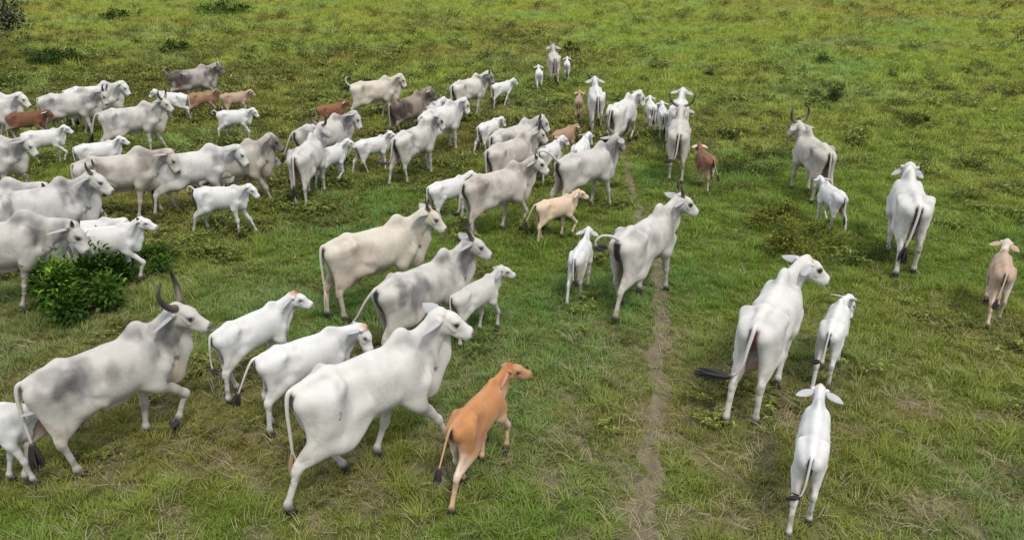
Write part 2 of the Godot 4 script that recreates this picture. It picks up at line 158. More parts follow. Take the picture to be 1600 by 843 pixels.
	beast("calf", "white calf with dark ears beside the orange-tan calf", "calf", {"kind": "calf", "x": 1.68, "z": -18.20, "yaw": 72, "s": 0.82, "seed": 60, "far": true, "ph": 0.2, "neck": [-14, 9.4], "head": [-8, 7.7, 0], "tail": ["hang", 0.03]}, "calf", {"ear_in": Color(0.10, 0.10, 0.11), "ear_out": Color(0.25, 0.25, 0.27)})
	beast("cow", "grey cow with huge wide horns and arched tail in herd centre", "cow", {"kind": "cow", "x": 1.62, "z": -16.19, "yaw": 36, "s": 0.98, "seed": 61, "far": true, "legs": [[12, 0], [-6, 0], [-6, 0.1], [-16, 0]], "neck": [8, -2.2], "head": [-16, -1.8, 0], "tail": ["arch", -0.25], "horn": ["wide", 0.95, 0.038]}, "darkneck", {"under": Color(0.02, 0.015, 0.015), "ear_in": Color(0.05, 0.05, 0.05)})
	beast("cow", "grey cow with white face and dark eye ahead of the peach calf", "cow", {"kind": "cow", "x": -0.30, "z": -14.61, "yaw": 36, "s": 0.96, "seed": 62, "far": true, "legs": [[8, 0.5], [-4, 0], [-12, 0], [12, 0]], "neck": [0, 20.9], "head": [-4, 17.1, 0], "tail": ["swing", -0.2], "horn": ["out", 0.95, 0.032]}, "tancow", {"face": Color(0.499, 0.486, 0.473), "eye": 1.0, "under": Color(0.02, 0.015, 0.015)})
	beast("calf", "white calf pressed beside the grey cow with white face", "calf", {"kind": "calf", "x": -1.33, "z": -15.42, "yaw": 40, "s": 0.72, "seed": 63, "far": true, "ph": 0.6, "neck": [-2, 19.8], "head": [0, 16.2, 0], "tail": ["hang", 0.03]}, "calf", {})
	beast("calf", "peach-coloured calf with a raised foreleg left of the trail", "calf", {"kind": "calf", "x": 0.87, "z": -14.26, "yaw": 30, "s": 0.66, "seed": 64, "far": true, "legs": [[10, 0.7], [-7, 0], [-6, 0], [9, 0]], "neck": [4, 14.3], "head": [4, 11.7, 0], "tail": ["back", -0.1]}, "peach", {})
	beast("cow", "farthest grey cow with dark horns, walking away between two calves", "cow", {"kind": "cow", "x": 1.79, "z": -33.37, "yaw": 90, "s": 1.00, "seed": 65, "far": true, "ph": 0.2, "neck": [6, 0], "head": [0, 0, 0], "tail": ["hang", 0.03], "horn": ["ring", 1.3, 0.036]}, "tancow", {"gray": Color(0.2, 0.18, 0.18)})
	beast("calf", "far white calf left of the farthest horned cow", "calf", {"kind": "calf", "x": 1.11, "z": -31.92, "yaw": 91, "s": 0.68, "seed": 66, "far": true, "ph": 0.5, "neck": [4, -0.6], "head": [0, -0.5, 0], "tail": ["hang", 0.03]}, "calf", {})
	beast("calf", "far white calf right of the farthest horned cow", "calf", {"kind": "calf", "x": 2.44, "z": -34.64, "yaw": 86, "s": 0.68, "seed": 67, "far": true, "ph": 0.8, "neck": [4, 0.6], "head": [0, 0.5, 0], "tail": ["hang", 0.03]}, "calf", {})
	beast("cow", "white cow with flat spreading horns facing away at the herd's head", "cow", {"kind": "cow", "x": 2.68, "z": -24.38, "yaw": 88, "s": 0.98, "seed": 68, "far": true, "ph": 0.35, "neck": [2, -2.2], "head": [2, -1.8, 0], "tail": ["hang", 0.03], "horn": ["out", 1.15, 0.034]}, "white", {})
	beast("cow", "white cow turning its head right, tail hanging, at herd's head", "cow", {"kind": "cow", "x": 3.19, "z": -22.08, "yaw": 60, "s": 0.98, "seed": 69, "far": true, "ph": 0.1, "neck": [-6, 29.7], "head": [-22, 24.3, 0], "tail": ["hang", -0.12]}, "white", {"ears": [4, 25]})
	beast("calf", "tan calf walking away left of the flat-horned cow", "calf", {"kind": "calf", "x": 2.24, "z": -25.64, "yaw": 84, "s": 0.68, "seed": 70, "far": true, "ph": 0.25, "neck": [4, 2.2], "head": [0, 1.8, 0], "tail": ["hang", 0.03]}, "tan", {"base": Color(0.310, 0.219, 0.150)})
	beast("calf", "white calf with spread ears walking away between two white cows", "calf", {"kind": "calf", "x": 4.47, "z": -24.51, "yaw": 88, "s": 0.68, "seed": 71, "far": true, "ph": 0.7, "neck": [2, 1.1], "head": [0, 0.9, 0], "tail": ["hang", 0.03]}, "calf", {})
	beast("cow", "white hornless cow walking just ahead of the wide-horned grey cow", "cow", {"kind": "cow", "x": 4.80, "z": -21.85, "yaw": 76, "s": 1.00, "seed": 72, "far": true, "ph": 0.4, "neck": [2, 5.5], "head": [-4, 4.5, 0], "tail": ["hang", 0.03]}, "white", {})
	beast("calf", "white calf tight against the left flank of a hornless cow", "calf", {"kind": "calf", "x": 4.59, "z": -23.11, "yaw": 84, "s": 0.74, "seed": 73, "far": true, "ph": 0.15, "neck": [-10, -2.2], "head": [0, -1.8, 0], "tail": ["hang", 0.03]}, "calf", {})
	beast("cow", "grey cow with wide raised horns seen from behind, right of the trail", "cow", {"kind": "cow", "x": 4.21, "z": -18.98, "yaw": 78, "s": 1.02, "seed": 74, "far": true, "legs": [[8, 0], [-6, 0], [-8, 0], [6, 0]], "neck": [2, 2.2], "head": [-10, 1.8, 0], "tail": ["swing", -0.3], "horn": ["wide", 0.82, 0.034]}, "tancow", {"gray": Color(0.26, 0.24, 0.235)})
	beast("calf", "red-brown calf with white ears and legs behind the wide-horned cow", "calf", {"kind": "calf", "x": 4.67, "z": -17.94, "yaw": 98, "s": 0.68, "seed": 75, "far": true, "ph": 0.45, "neck": [4, 4.4], "head": [0, 3.6, 0], "tail": ["back", 0.12]}, "red", {"spots_and_shade": [[Vector3(-0.6, 0.85, 0.1), Vector3(0.12, 0.25, 0.1), Color(0.7, 0.66, 0.62), 0.8]]})

var coats := {
	"white": {"base": Color(0.555, 0.550, 0.537), "gray": Color(0.27, 0.275, 0.29), "front": 0.32, "rear": 0.26, "mottle": 0.22, "warm": 0.12},
	"calf": {"base": Color(0.585, 0.589, 0.598), "gray": Color(0.36, 0.375, 0.41), "front": 0.18, "rear": 0.10, "mottle": 0.14, "warm": 0.03, "muzzle": 0.6, "ear_in": Color(0.36, 0.37, 0.42)},
	"calfdull": {"base": Color(0.499, 0.490, 0.473), "gray": Color(0.40, 0.40, 0.42), "front": 0.25, "rear": 0.12, "mottle": 0.2, "warm": 0.12, "muzzle": 0.7},
	"cow": {"base": Color(0.486, 0.473, 0.456), "gray": Color(0.19, 0.187, 0.195), "front": 0.55, "rear": 0.45, "mottle": 0.3, "warm": 0.2},
	"cream": {"base": Color(0.507, 0.469, 0.408), "gray": Color(0.30, 0.26, 0.225), "front": 0.3, "rear": 0.34, "mottle": 0.2, "warm": 0.35},
	"tancow": {"base": Color(0.450, 0.420, 0.385), "gray": Color(0.17, 0.152, 0.14), "front": 0.55, "rear": 0.5, "mottle": 0.3, "warm": 0.28},
	"grey": {"base": Color(0.45, 0.435, 0.415), "gray": Color(0.12, 0.118, 0.125), "front": 0.62, "rear": 0.70, "mottle": 0.36, "warm": 0.28},
	"darkneck": {"base": Color(0.447, 0.434, 0.417), "gray": Color(0.12, 0.118, 0.125), "front": 0.85, "rear": 0.25, "mottle": 0.16, "warm": 0.2, "face": Color(0.172, 0.169, 0.176)},
	"dun": {"base": Color(0.400, 0.370, 0.335), "gray": Color(0.060, 0.045, 0.042), "front": 0.30, "rear": 0.12, "patch": 1.0, "mottle": 0.2, "warm": 0.35, "face": Color(0.06, 0.05, 0.048)},
	"brown": {"base": Color(0.34, 0.315, 0.30), "gray": Color(0.050, 0.036, 0.033), "front": 0.5, "rear": 1.0, "patch": 0.9, "mottle": 0.2, "warm": 0.2, "face": Color(0.095, 0.082, 0.077), "leg": Color(0.22, 0.18, 0.16)},
	"orange": {"base": Color(0.42, 0.195, 0.075), "gray": Color(0.25, 0.085, 0.025), "front": 0.05, "rear": 0.45, "mottle": 0.30, "warm": 1.0, "buff": Color(0.70, 0.60, 0.50), "leg": Color(0.58, 0.40, 0.28), "poll": Color(0.34, 0.09, 0.03), "face": Color(0.361, 0.206, 0.112), "ear_out": Color(0.42, 0.24, 0.15), "ear_in": Color(0.50, 0.40, 0.34), "muzzle": 0.35, "tail_tint": Color(0.7, 0.6, 0.52)},
	"red": {"base": Color(0.194, 0.084, 0.045), "gray": Color(0.18, 0.06, 0.03), "front": 0.1, "rear": 0.3, "mottle": 0.25, "warm": 0.5, "buff": Color(0.55, 0.40, 0.30), "leg": Color(0.55, 0.45, 0.38), "ear_out": Color(0.5, 0.42, 0.36), "ear_in": Color(0.55, 0.5, 0.46), "muzzle": 0.5, "tail_tint": Color(0.7, 0.62, 0.55)},
	"tan": {"base": Color(0.301, 0.194, 0.125), "gray": Color(0.28, 0.15, 0.08), "front": 0.15, "rear": 0.3, "mottle": 0.3, "warm": 0.7, "buff": Color(0.60, 0.48, 0.38), "leg": Color(0.55, 0.45, 0.36), "ear_out": Color(0.4, 0.28, 0.2), "muzzle": 0.5},
	"peach": {"base": Color(0.56, 0.45, 0.35), "gray": Color(0.52, 0.34, 0.22), "front": 0.15, "rear": 0.3, "mottle": 0.2, "warm": 0.3, "buff": Color(0.7, 0.56, 0.45), "leg": Color(0.6, 0.46, 0.36), "poll": Color(0.55, 0.33, 0.2), "muzzle": 0.15, "ear_out": Color(0.6, 0.44, 0.34), "ear_in": Color(0.62, 0.48, 0.4)},
}

var noise := FastNoiseLite.new()
var mat_coat: StandardMaterial3D
var mat_hair: StandardMaterial3D
var mat_hoof: StandardMaterial3D
var mat_horn: StandardMaterial3D
var mat_eye: StandardMaterial3D
var names := {}

func numbered(n: String) -> String:
	var k: int = names.get(n, 0)
	names[n] = k + 1
	return n if k == 0 else "%s_%03d" % [n, k]

func noise_texture(freq: float, size: int, lo: Color, hi: Color, seed_: int, octaves := 4) -> NoiseTexture2D:
	var f := FastNoiseLite.new()
	f.seed = seed_
	f.frequency = freq
	f.fractal_octaves = octaves
	var t := NoiseTexture2D.new()
	t.width = size
	t.height = size
	t.seamless = true
	t.noise = f
	var g := Gradient.new()
	g.set_color(0, lo)
	g.set_color(1, hi)
	t.color_ramp = g
	return t

func animal_materials() -> void:
	noise.seed = 11
	noise.frequency = 1.0
	noise.fractal_octaves = 3
	mat_coat = StandardMaterial3D.new()
	mat_coat.vertex_color_use_as_albedo = true
	mat_coat.albedo_texture = noise_texture(0.02, 256, Color(0.93, 0.93, 0.93), Color(1, 1, 1), 3)
	mat_coat.uv1_triplanar = true
	mat_coat.uv1_scale = Vector3(1.3, 1.3, 1.3)
	mat_coat.roughness = 0.72
	mat_coat.metallic_specular = 0.35
	mat_coat.rim_enabled = true
	mat_coat.rim = 0.25
	var bumpy := noise_texture(0.06, 256, Color.BLACK, Color.WHITE, 8, 3)
	bumpy.as_normal_map = true
	bumpy.bump_strength = 2.0
	bumpy.color_ramp = null
	mat_coat.normal_enabled = true
	mat_coat.normal_texture = bumpy
	mat_coat.normal_scale = 0.35
	mat_hair = StandardMaterial3D.new()
	mat_hair.vertex_color_use_as_albedo = true
	mat_hair.roughness = 0.8
	mat_hoof = StandardMaterial3D.new()
	mat_hoof.albedo_color = Color(0.13, 0.118, 0.11)
	mat_hoof.roughness = 0.75
	mat_horn = StandardMaterial3D.new()
	mat_horn.vertex_color_use_as_albedo = true
	mat_horn.roughness = 0.5
	mat_eye = StandardMaterial3D.new()
	mat_eye.albedo_color = Color(0.03, 0.02, 0.018)
	mat_eye.roughness = 0.15
	hoof_shape = hoof_mesh()
	var sp := SphereMesh.new()
	sp.radius = 0.021
	sp.height = 0.042
	sp.radial_segments = 14
	sp.rings = 8
	sp.material = mat_eye
	eye_shape = ArrayMesh.new()
	eye_shape.add_surface_from_arrays(Mesh.PRIMITIVE_TRIANGLES, sp.get_mesh_arrays())
	eye_shape.surface_set_material(0, mat_eye)

func grow_flesh() -> void:
	var jobs := []
	for d in [["cow", 0.021, 0.011], ["lean", 0.021, 0.011], ["calf", 0.021, 0.012], ["cow_far", 0.034, 0.020], ["lean_far", 0.034, 0.020], ["calf_far", 0.036, 0.022]]:
		var F := Flesh.new()
		F.kind = (d[0] as String).trim_suffix("_far")
		F.fine = d[1]
		F.finer = d[2]
		flesh[d[0]] = F
		if only_kinds.is_empty() or d[0] in only_kinds:
			var t := Thread.new()
			t.start(F.grow)
			jobs.append(t)
	for t in jobs:
		t.wait_to_finish()
# ---------------------------------------------------------------- the pasture
var rise := FastNoiseLite.new()
var zone := FastNoiseLite.new()
var clump := FastNoiseLite.new()
var grain := FastNoiseLite.new()
const TRAIL := [Vector2(1.05, -3.2), Vector2(1.16, -4.6), Vector2(1.29, -5.85), Vector2(1.46, -6.66), Vector2(1.62, -7.34), Vector2(1.87, -8.45), Vector2(2.18, -9.84), Vector2(2.45, -11.15), Vector2(2.63, -12.48), Vector2(2.79, -15.26), Vector2(2.90, -17.6), Vector2(3.12, -20.3), Vector2(3.3, -23.0), Vector2(3.9, -27.0)]

func pasture_noises() -> void:
	rise.seed = 4
	rise.frequency = 0.16
	rise.fractal_octaves = 2
	zone.seed = 21
	zone.frequency = 0.075
	zone.fractal_octaves = 3
	clump.seed = 33
	clump.frequency = 0.55
	clump.fractal_octaves = 3
	grain.seed = 50
	grain.frequency = 1.9
	grain.fractal_octaves = 2

func ground_height(x: float, z: float) -> float:
	return rise.get_noise_2d(x, z) * 0.045

func trail_offset(x: float, z: float) -> float:
	# metres from the middle of the cattle trail; large where there is none
	if z > -2.0 or z < -26.9:
		return 99.0
	for k in TRAIL.size() - 1:
		var a: Vector2 = TRAIL[k]
		var b: Vector2 = TRAIL[k + 1]
		if z <= a.y and z >= b.y:
			var t := (z - a.y) / (b.y - a.y)
			return absf(x - lerpf(a.x, b.x, t) + grain.get_noise_2d(z * 0.6, 3.0) * 0.12)
	return 99.0

# how the pasture varies: x lush..dry (0..1), y weediness (0..1), z bareness (0..1)
func pasture(x: float, z: float) -> Vector3:
	var d := Vector2(x, z).length()
	var n := zone.get_noise_2d(x, z)
	var c := clump.get_noise_2d(x, z)
	var g := grain.get_noise_2d(x, z)
	var dry := 0.38 + n * 0.9 + c * 0.35
	# the dull heath the herd walks through: left of the trail, 14 to 45 m off
	var heath := smoothstep(3.5, -2.5, x - (-z) * 0.06) * smoothstep(11.5, 16.0, -z) * smoothstep(70.0, 40.0, -z) * smoothstep(-0.95, -0.55, x / maxf(-z, 1.0))
	dry += heath * 0.20
	dry += smoothstep(5.0, 35.0, x) * smoothstep(60.0, 95.0, d) * 0.5
	dry -= smoothstep(2.0, 8.0, x) * smoothstep(9.0, 14.0, -z) * 0.16
	var weed := clampf(c * 1.7 + n * 0.8 + heath * 0.75 - 0.05 + smoothstep(10.0, 20.0, d) * 0.12 - smoothstep(9.0, 6.0, d) * 0.35, 0.0, 1.0)
	var bare := smoothstep(0.25, 0.6, g * 0.75 + c * 0.45 + smoothstep(13.0, 6.0, d) * 0.30 - 0.02) * smoothstep(22.0, 9.0, d)
	return Vector3(clampf(dry, 0.0, 1.0), weed, bare)

func grass_tint(p: Vector4, d: float, r: RandomNumberGenerator) -> Color:
	var far := smoothstep(9.0, 36.0, d)  # sunlight on the distant field is painted in: grass tints brighten with distance
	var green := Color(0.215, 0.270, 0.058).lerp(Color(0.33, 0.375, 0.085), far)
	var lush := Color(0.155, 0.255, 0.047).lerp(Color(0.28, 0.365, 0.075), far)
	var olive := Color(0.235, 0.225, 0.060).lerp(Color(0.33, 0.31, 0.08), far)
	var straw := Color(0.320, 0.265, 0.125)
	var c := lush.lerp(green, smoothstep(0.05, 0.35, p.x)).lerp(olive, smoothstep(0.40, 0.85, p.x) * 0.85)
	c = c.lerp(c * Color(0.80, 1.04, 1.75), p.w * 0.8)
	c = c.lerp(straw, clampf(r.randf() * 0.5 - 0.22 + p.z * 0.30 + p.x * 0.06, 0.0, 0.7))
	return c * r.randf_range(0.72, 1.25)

func blade_tuft(count: int, spread: float, tall: float, wide: float, lean: float, seed_: int, segs := 3) -> ArrayMesh:
	var B := Build.new()
	var r := RandomNumberGenerator.new()
	r.seed = seed_
	for k in count:
		var a := r.randf() * TAU
		var d := sqrt(r.randf()) * spread
		var p := Vector3(cos(a) * d, -0.01, sin(a) * d)
		var dir := Vector3(cos(a + r.randf_range(-0.9, 0.9)), 0, sin(a + r.randf_range(-0.9, 0.9)))
		var h := tall * r.randf_range(0.5, 1.15)
		var bend := lean * r.randf_range(0.3, 1.4)
		var side := Vector3(-dir.z, 0, dir.x).rotated(Vector3.UP, r.randf_range(-0.6, 0.6)) * wide * r.randf_range(0.6, 1.2)
		var tone := r.randf_range(0.78, 1.22)
		var yel := r.randf_range(0.9, 1.15)
		var at := B.v.size()
		for s in segs + 1:
			var t := float(s) / segs
			var q := p + Vector3(0, h * (t - 0.28 * bend * t * t * t), 0) + dir * (h * bend * t * t * 0.75)
			var w := (1.0 - t * t * 0.92) if s < segs else 0.06
			var along := (Vector3(0, 1.0 - 0.84 * bend * t * t, 0) + dir * (bend * t * 1.5)).normalized()
			var nn := along.cross(side).normalized()
			if nn.y < 0.0:
				nn = -nn
			nn = (nn + Vector3.UP * 0.35).normalized()
			for e in [-1.0, 1.0]:
				B.v.append(q + side * w * e * 0.5)
				B.n.append(nn)
				B.c.append(Color(tone * yel, tone, tone * 0.95))
		for s in segs:
			var b := at + s * 2
			B.i.append_array([b, b + 1, b + 2, b + 1, b + 3, b + 2])
	return B.face_out().commit(mat_blade)

# one leaf: a folded, pointed quad strip
func leaf(B: Build, p: Vector3, along: Vector3, up: Vector3, len_: float, wide: float, c: Color) -> void:
	var side := along.cross(up).normalized()
	up = side.cross(along).normalized()
	var at := B.v.size()
	for q in [[0.0, 0.0, 0.0], [0.38, 1.0, 0.10], [0.72, 0.78, 0.02], [1.0, 0.0, -0.12]]:
		var mid: Vector3 = p + along * (len_ * q[0]) + up * (len_ * q[2])
		for e in [-1.0, 0.0, 1.0]:
			B.v.append(mid + side * (wide * 0.5 * q[1] * e) + up * (wide * 0.16 * absf(e) * q[1]))
			B.n.append((up - side * e * 0.35).normalized())
			B.c.append(c * (0.92 if e == 0.0 else 1.0))
	for s in 3:
		for e in 2:
			var a := at + s * 3 + e
			B.i.append_array([a, a + 3, a + 1, a + 1, a + 3, a + 4])

func weed_mesh(stems: int, leaves: int, wide: float, tall: float, leaf_len: float, tint: Color, tip: Color, seed_: int, slim := 0.42) -> ArrayMesh:
	var B := Build.new()
	var r := RandomNumberGenerator.new()
	r.seed = seed_
	for s in stems:
		var a := r.randf() * TAU
		var out := Vector3(cos(a), 0, sin(a)) * wide * sqrt(r.randf())
		var h := tall * r.randf_range(0.55, 1.1) * (1.0 - 0.45 * pow(out.length() / wide, 2.0))
		var foot := out * 0.3
		var top := out + Vector3(0, h, 0)
		var shade := r.randf_range(0.7, 1.3)
		for k in leaves:
			var t := pow(float(k + 1) / leaves, 0.7)
			var p := foot.lerp(top, t) + Vector3(0, 0.06 * tall * sin(t * PI), 0)
			var b := r.randf() * TAU
			var dir := (Vector3(cos(b), r.randf_range(-0.15, 0.75), sin(b)) + out.normalized() * 0.35).normalized()
			leaf(B, p, dir, Vector3(r.randf_range(-0.3, 0.3), 1, r.randf_range(-0.3, 0.3)).normalized(), leaf_len * r.randf_range(0.6, 1.2), leaf_len * slim * r.randf_range(0.7, 1.2), tint.lerp(tip, clampf(t * t * 0.8 + r.randf_range(-0.2, 0.2), 0, 1)) * shade * r.randf_range(0.8, 1.2))
	return B.face_out().commit(mat_leaf)

func straw_mesh(seed_: int) -> ArrayMesh:
	var B := Build.new()
	var r := RandomNumberGenerator.new()
	r.seed = seed_
	for k in 9:
		var a := r.randf() * TAU
		var p := Vector3(r.randf_range(-0.12, 0.12), 0.02, r.randf_range(-0.12, 0.12))
		var dir := Vector3(cos(a), 0, sin(a))
		var len_ := r.randf_range(0.08, 0.26)
		var curl := r.randf_range(-1.0, 1.0) * r.randf_range(0.3, 1.4)
		var up := r.randf_range(0.02, 0.08)
		var at := B.v.size()
		var tone := r.randf_range(0.6, 1.2)
		for s in 5:
			var t := s / 4.0
			p += dir.rotated(Vector3.UP, curl * t) * len_ * 0.25
			var q := p + Vector3(0, up * sin(t * 2.6), 0)
			var side := Vector3(-dir.z, 0.25, dir.x).rotated(Vector3.UP, curl * t) * 0.0025 * (1.0 - 0.7 * t)
			for e in [-1.0, 1.0]:
				B.v.append(q + side * e)
				B.n.append(Vector3.UP)
				B.c.append(Color(tone, tone, tone))
		for s in 4:
			var b := at + s * 2
			B.i.append_array([b, b + 1, b + 2, b + 1, b + 3, b + 2])
	return B.face_out().commit(mat_blade)

var mat_blade: StandardMaterial3D
var mat_leaf: StandardMaterial3D

func plant_materials() -> void:
	mat_blade = StandardMaterial3D.new()
	mat_blade.vertex_color_use_as_albedo = true
	mat_blade.roughness = 0.62
	mat_blade.metallic_specular = 0.12
	mat_blade.cull_mode = BaseMaterial3D.CULL_DISABLED
	mat_blade.backlight_enabled = true
	mat_blade.backlight = Color(0.75, 0.8, 0.5)
	mat_leaf = mat_blade.duplicate()
	mat_leaf.roughness = 0.5
	mat_leaf.backlight = Color(0.5, 0.55, 0.3)

class Spread:
	var buf := PackedFloat32Array()
	func put(p: Vector3, yaw: float, s: float, tall: float, tilt: Vector2, c: Color) -> void:
		var b := Basis(Vector3.UP, yaw) * Basis.from_scale(Vector3(s, s * tall, s))
		if tilt != Vector2.ZERO:
			b = Basis(Vector3(1, 0, 0), tilt.x) * Basis(Vector3(0, 0, 1), tilt.y) * b
		buf.append_array([b.x.x, b.y.x, b.z.x, p.x, b.x.y, b.y.y, b.z.y, p.y, b.x.z, b.y.z, b.z.z, p.z, c.r, c.g, c.b, 1.0])

func sow(called: String, label: String, sp: Spread, mesh: Mesh) -> void:
	var mm := MultiMesh.new()
	mm.transform_format = MultiMesh.TRANSFORM_3D
	mm.use_colors = true
	mm.mesh = mesh
	mm.instance_count = sp.buf.size() / 16
	mm.buffer = sp.buf
	var mi := MultiMeshInstance3D.new()
	mi.multimesh = mm
	mi.name = numbered(called)
	mi.set_meta("kind", "stuff")
	mi.set_meta("label", label)
	mi.set_meta("category", "grass")
	add_child(mi)

func soil_colour(x: float, z: float) -> Color:
	var p := pasture(x, z)
	var d := Vector2(x, z).length()
	var moss := Color(0.105, 0.130, 0.030)
	var thatch := Color(0.160, 0.145, 0.058)
	var earth := Color(0.205, 0.170, 0.125)
	var c := moss.lerp(thatch, smoothstep(0.2, 0.8, p.x))
	c = c.lerp(earth, p.z * 0.75)
	# far off the sward is all there is to see, painted lighter as if sunlit
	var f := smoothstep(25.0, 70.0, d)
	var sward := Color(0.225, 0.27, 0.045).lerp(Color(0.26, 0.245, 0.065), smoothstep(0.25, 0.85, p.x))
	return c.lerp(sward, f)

func lay_ground() -> void:
	var B := Build.new()
	var zs := PackedFloat32Array()
	var z := 22.0
	while z > -420.0:
		zs.append(z)
		var d := absf(z + 8.0)
		z -= 0.26 if d < 14.0 else 0.26 + (d - 14.0) * 0.028
	var cols := 150
	for zz in zs:
		for c in cols + 1:
			var u := float(c) / cols * 2.0 - 1.0
			var x := (u * 0.45 + u * u * u * 0.55) * (26.0 + absf(zz) * 1.25)
			B.v.append(Vector3(x, ground_height(x, zz), zz))
			var e := 0.2
			B.n.append(Vector3(ground_height(x - e, zz) - ground_height(x + e, zz), 2 * e, ground_height(x, zz - e) - ground_height(x, zz + e)).normalized())
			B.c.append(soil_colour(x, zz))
	for r in zs.size() - 1:
		for c in cols:
			var a := r * (cols + 1) + c
			B.i.append_array([a, a + cols + 1, a + 1, a + 1, a + cols + 1, a + cols + 2])
	var m := StandardMaterial3D.new()
	m.vertex_color_use_as_albedo = true
	m.albedo_texture = noise_texture(0.02, 512, Color(0.62, 0.62, 0.62), Color(1.0, 1.0, 1.0), 71, 5)
	m.uv1_triplanar = true
	m.uv1_world_triplanar = true
	m.uv1_scale = Vector3(0.37, 0.37, 0.37)
	m.roughness = 1.0
	m.metallic_specular = 0.1
	var g := MeshInstance3D.new()
	g.name = "ground"
	g.mesh = B.face_out().commit(m)
	g.set_meta("kind", "structure")
	g.set_meta("label", "green cattle pasture of short grass running to the horizon")
	add_child(g)
	# the trodden trail
	var T := Build.new()
	var ctrl := []
	for p in TRAIL:
		ctrl.append(Vector3(p.x, 0, p.y))
	var line := spline(ctrl, 14)
	var across := 6
	for k in line.size():
		var dir := (line[mini(k + 1, line.size() - 1)] - line[maxi(k - 1, 0)]).normalized()
		var sd := Vector3(-dir.z, 0, dir.x)
		var taper := smoothstep(0.0, 4.0, k) * smoothstep(line.size() - 1.0, line.size() - 30.0, k)
		for e in across + 1:
			var u := float(e) / across * 2.0 - 1.0
			var w := (0.115 + 0.08 * grain.get_noise_2d(line[k].z * 1.3, 5.0 if u < 0 else 40.0)) * (0.35 + 0.65 * taper) * (1.12 - 0.42 * smoothstep(9.0, 18.0, -line[k].z))
			var q := line[k] + sd * (u * w) + Vector3(grain.get_noise_2d(line[k].z * 0.6, 3.0) * -0.12, 0, 0)
			q.y = ground_height(q.x, q.z) + 0.014 * (1.0 - u * u * 0.8) + 0.006 * grain.get_noise_2d(q.x * 4.0, q.z * 4.0) + 0.001
			T.v.append(q)
			T.n.append((Vector3.UP + Vector3(grain.get_noise_2d(q.x * 5.0, q.z * 5.0), 0, grain.get_noise_2d(q.x * 5.0 + 50.0, q.z * 5.0)) * 0.35).normalized())
			T.c.append(Color(0.27, 0.235, 0.165) * (1.0 + 0.35 * grain.get_noise_2d(q.x * 3.0, q.z * 2.0)))
	for k in line.size() - 1:
		for e in across:
			var a := k * (across + 1) + e
			T.i.append_array([a, a + across + 1, a + 1, a + 1, a + across + 1, a + across + 2])
	var tm := m.duplicate()
	tm.uv1_scale = Vector3(2.1, 2.1, 2.1)
	tm.albedo_texture = noise_texture(0.05, 512, Color(0.45, 0.44, 0.42), Color(1, 1, 1), 72, 5)
	tm.heightmap_enabled = false
	var tr := MeshInstance3D.new()
	tr.name = "path"
	tr.mesh = T.face_out().commit(tm)
	tr.set_meta("kind", "structure")
	tr.set_meta("label", "narrow bare earth cattle trail worn through the grass")
	add_child(tr)

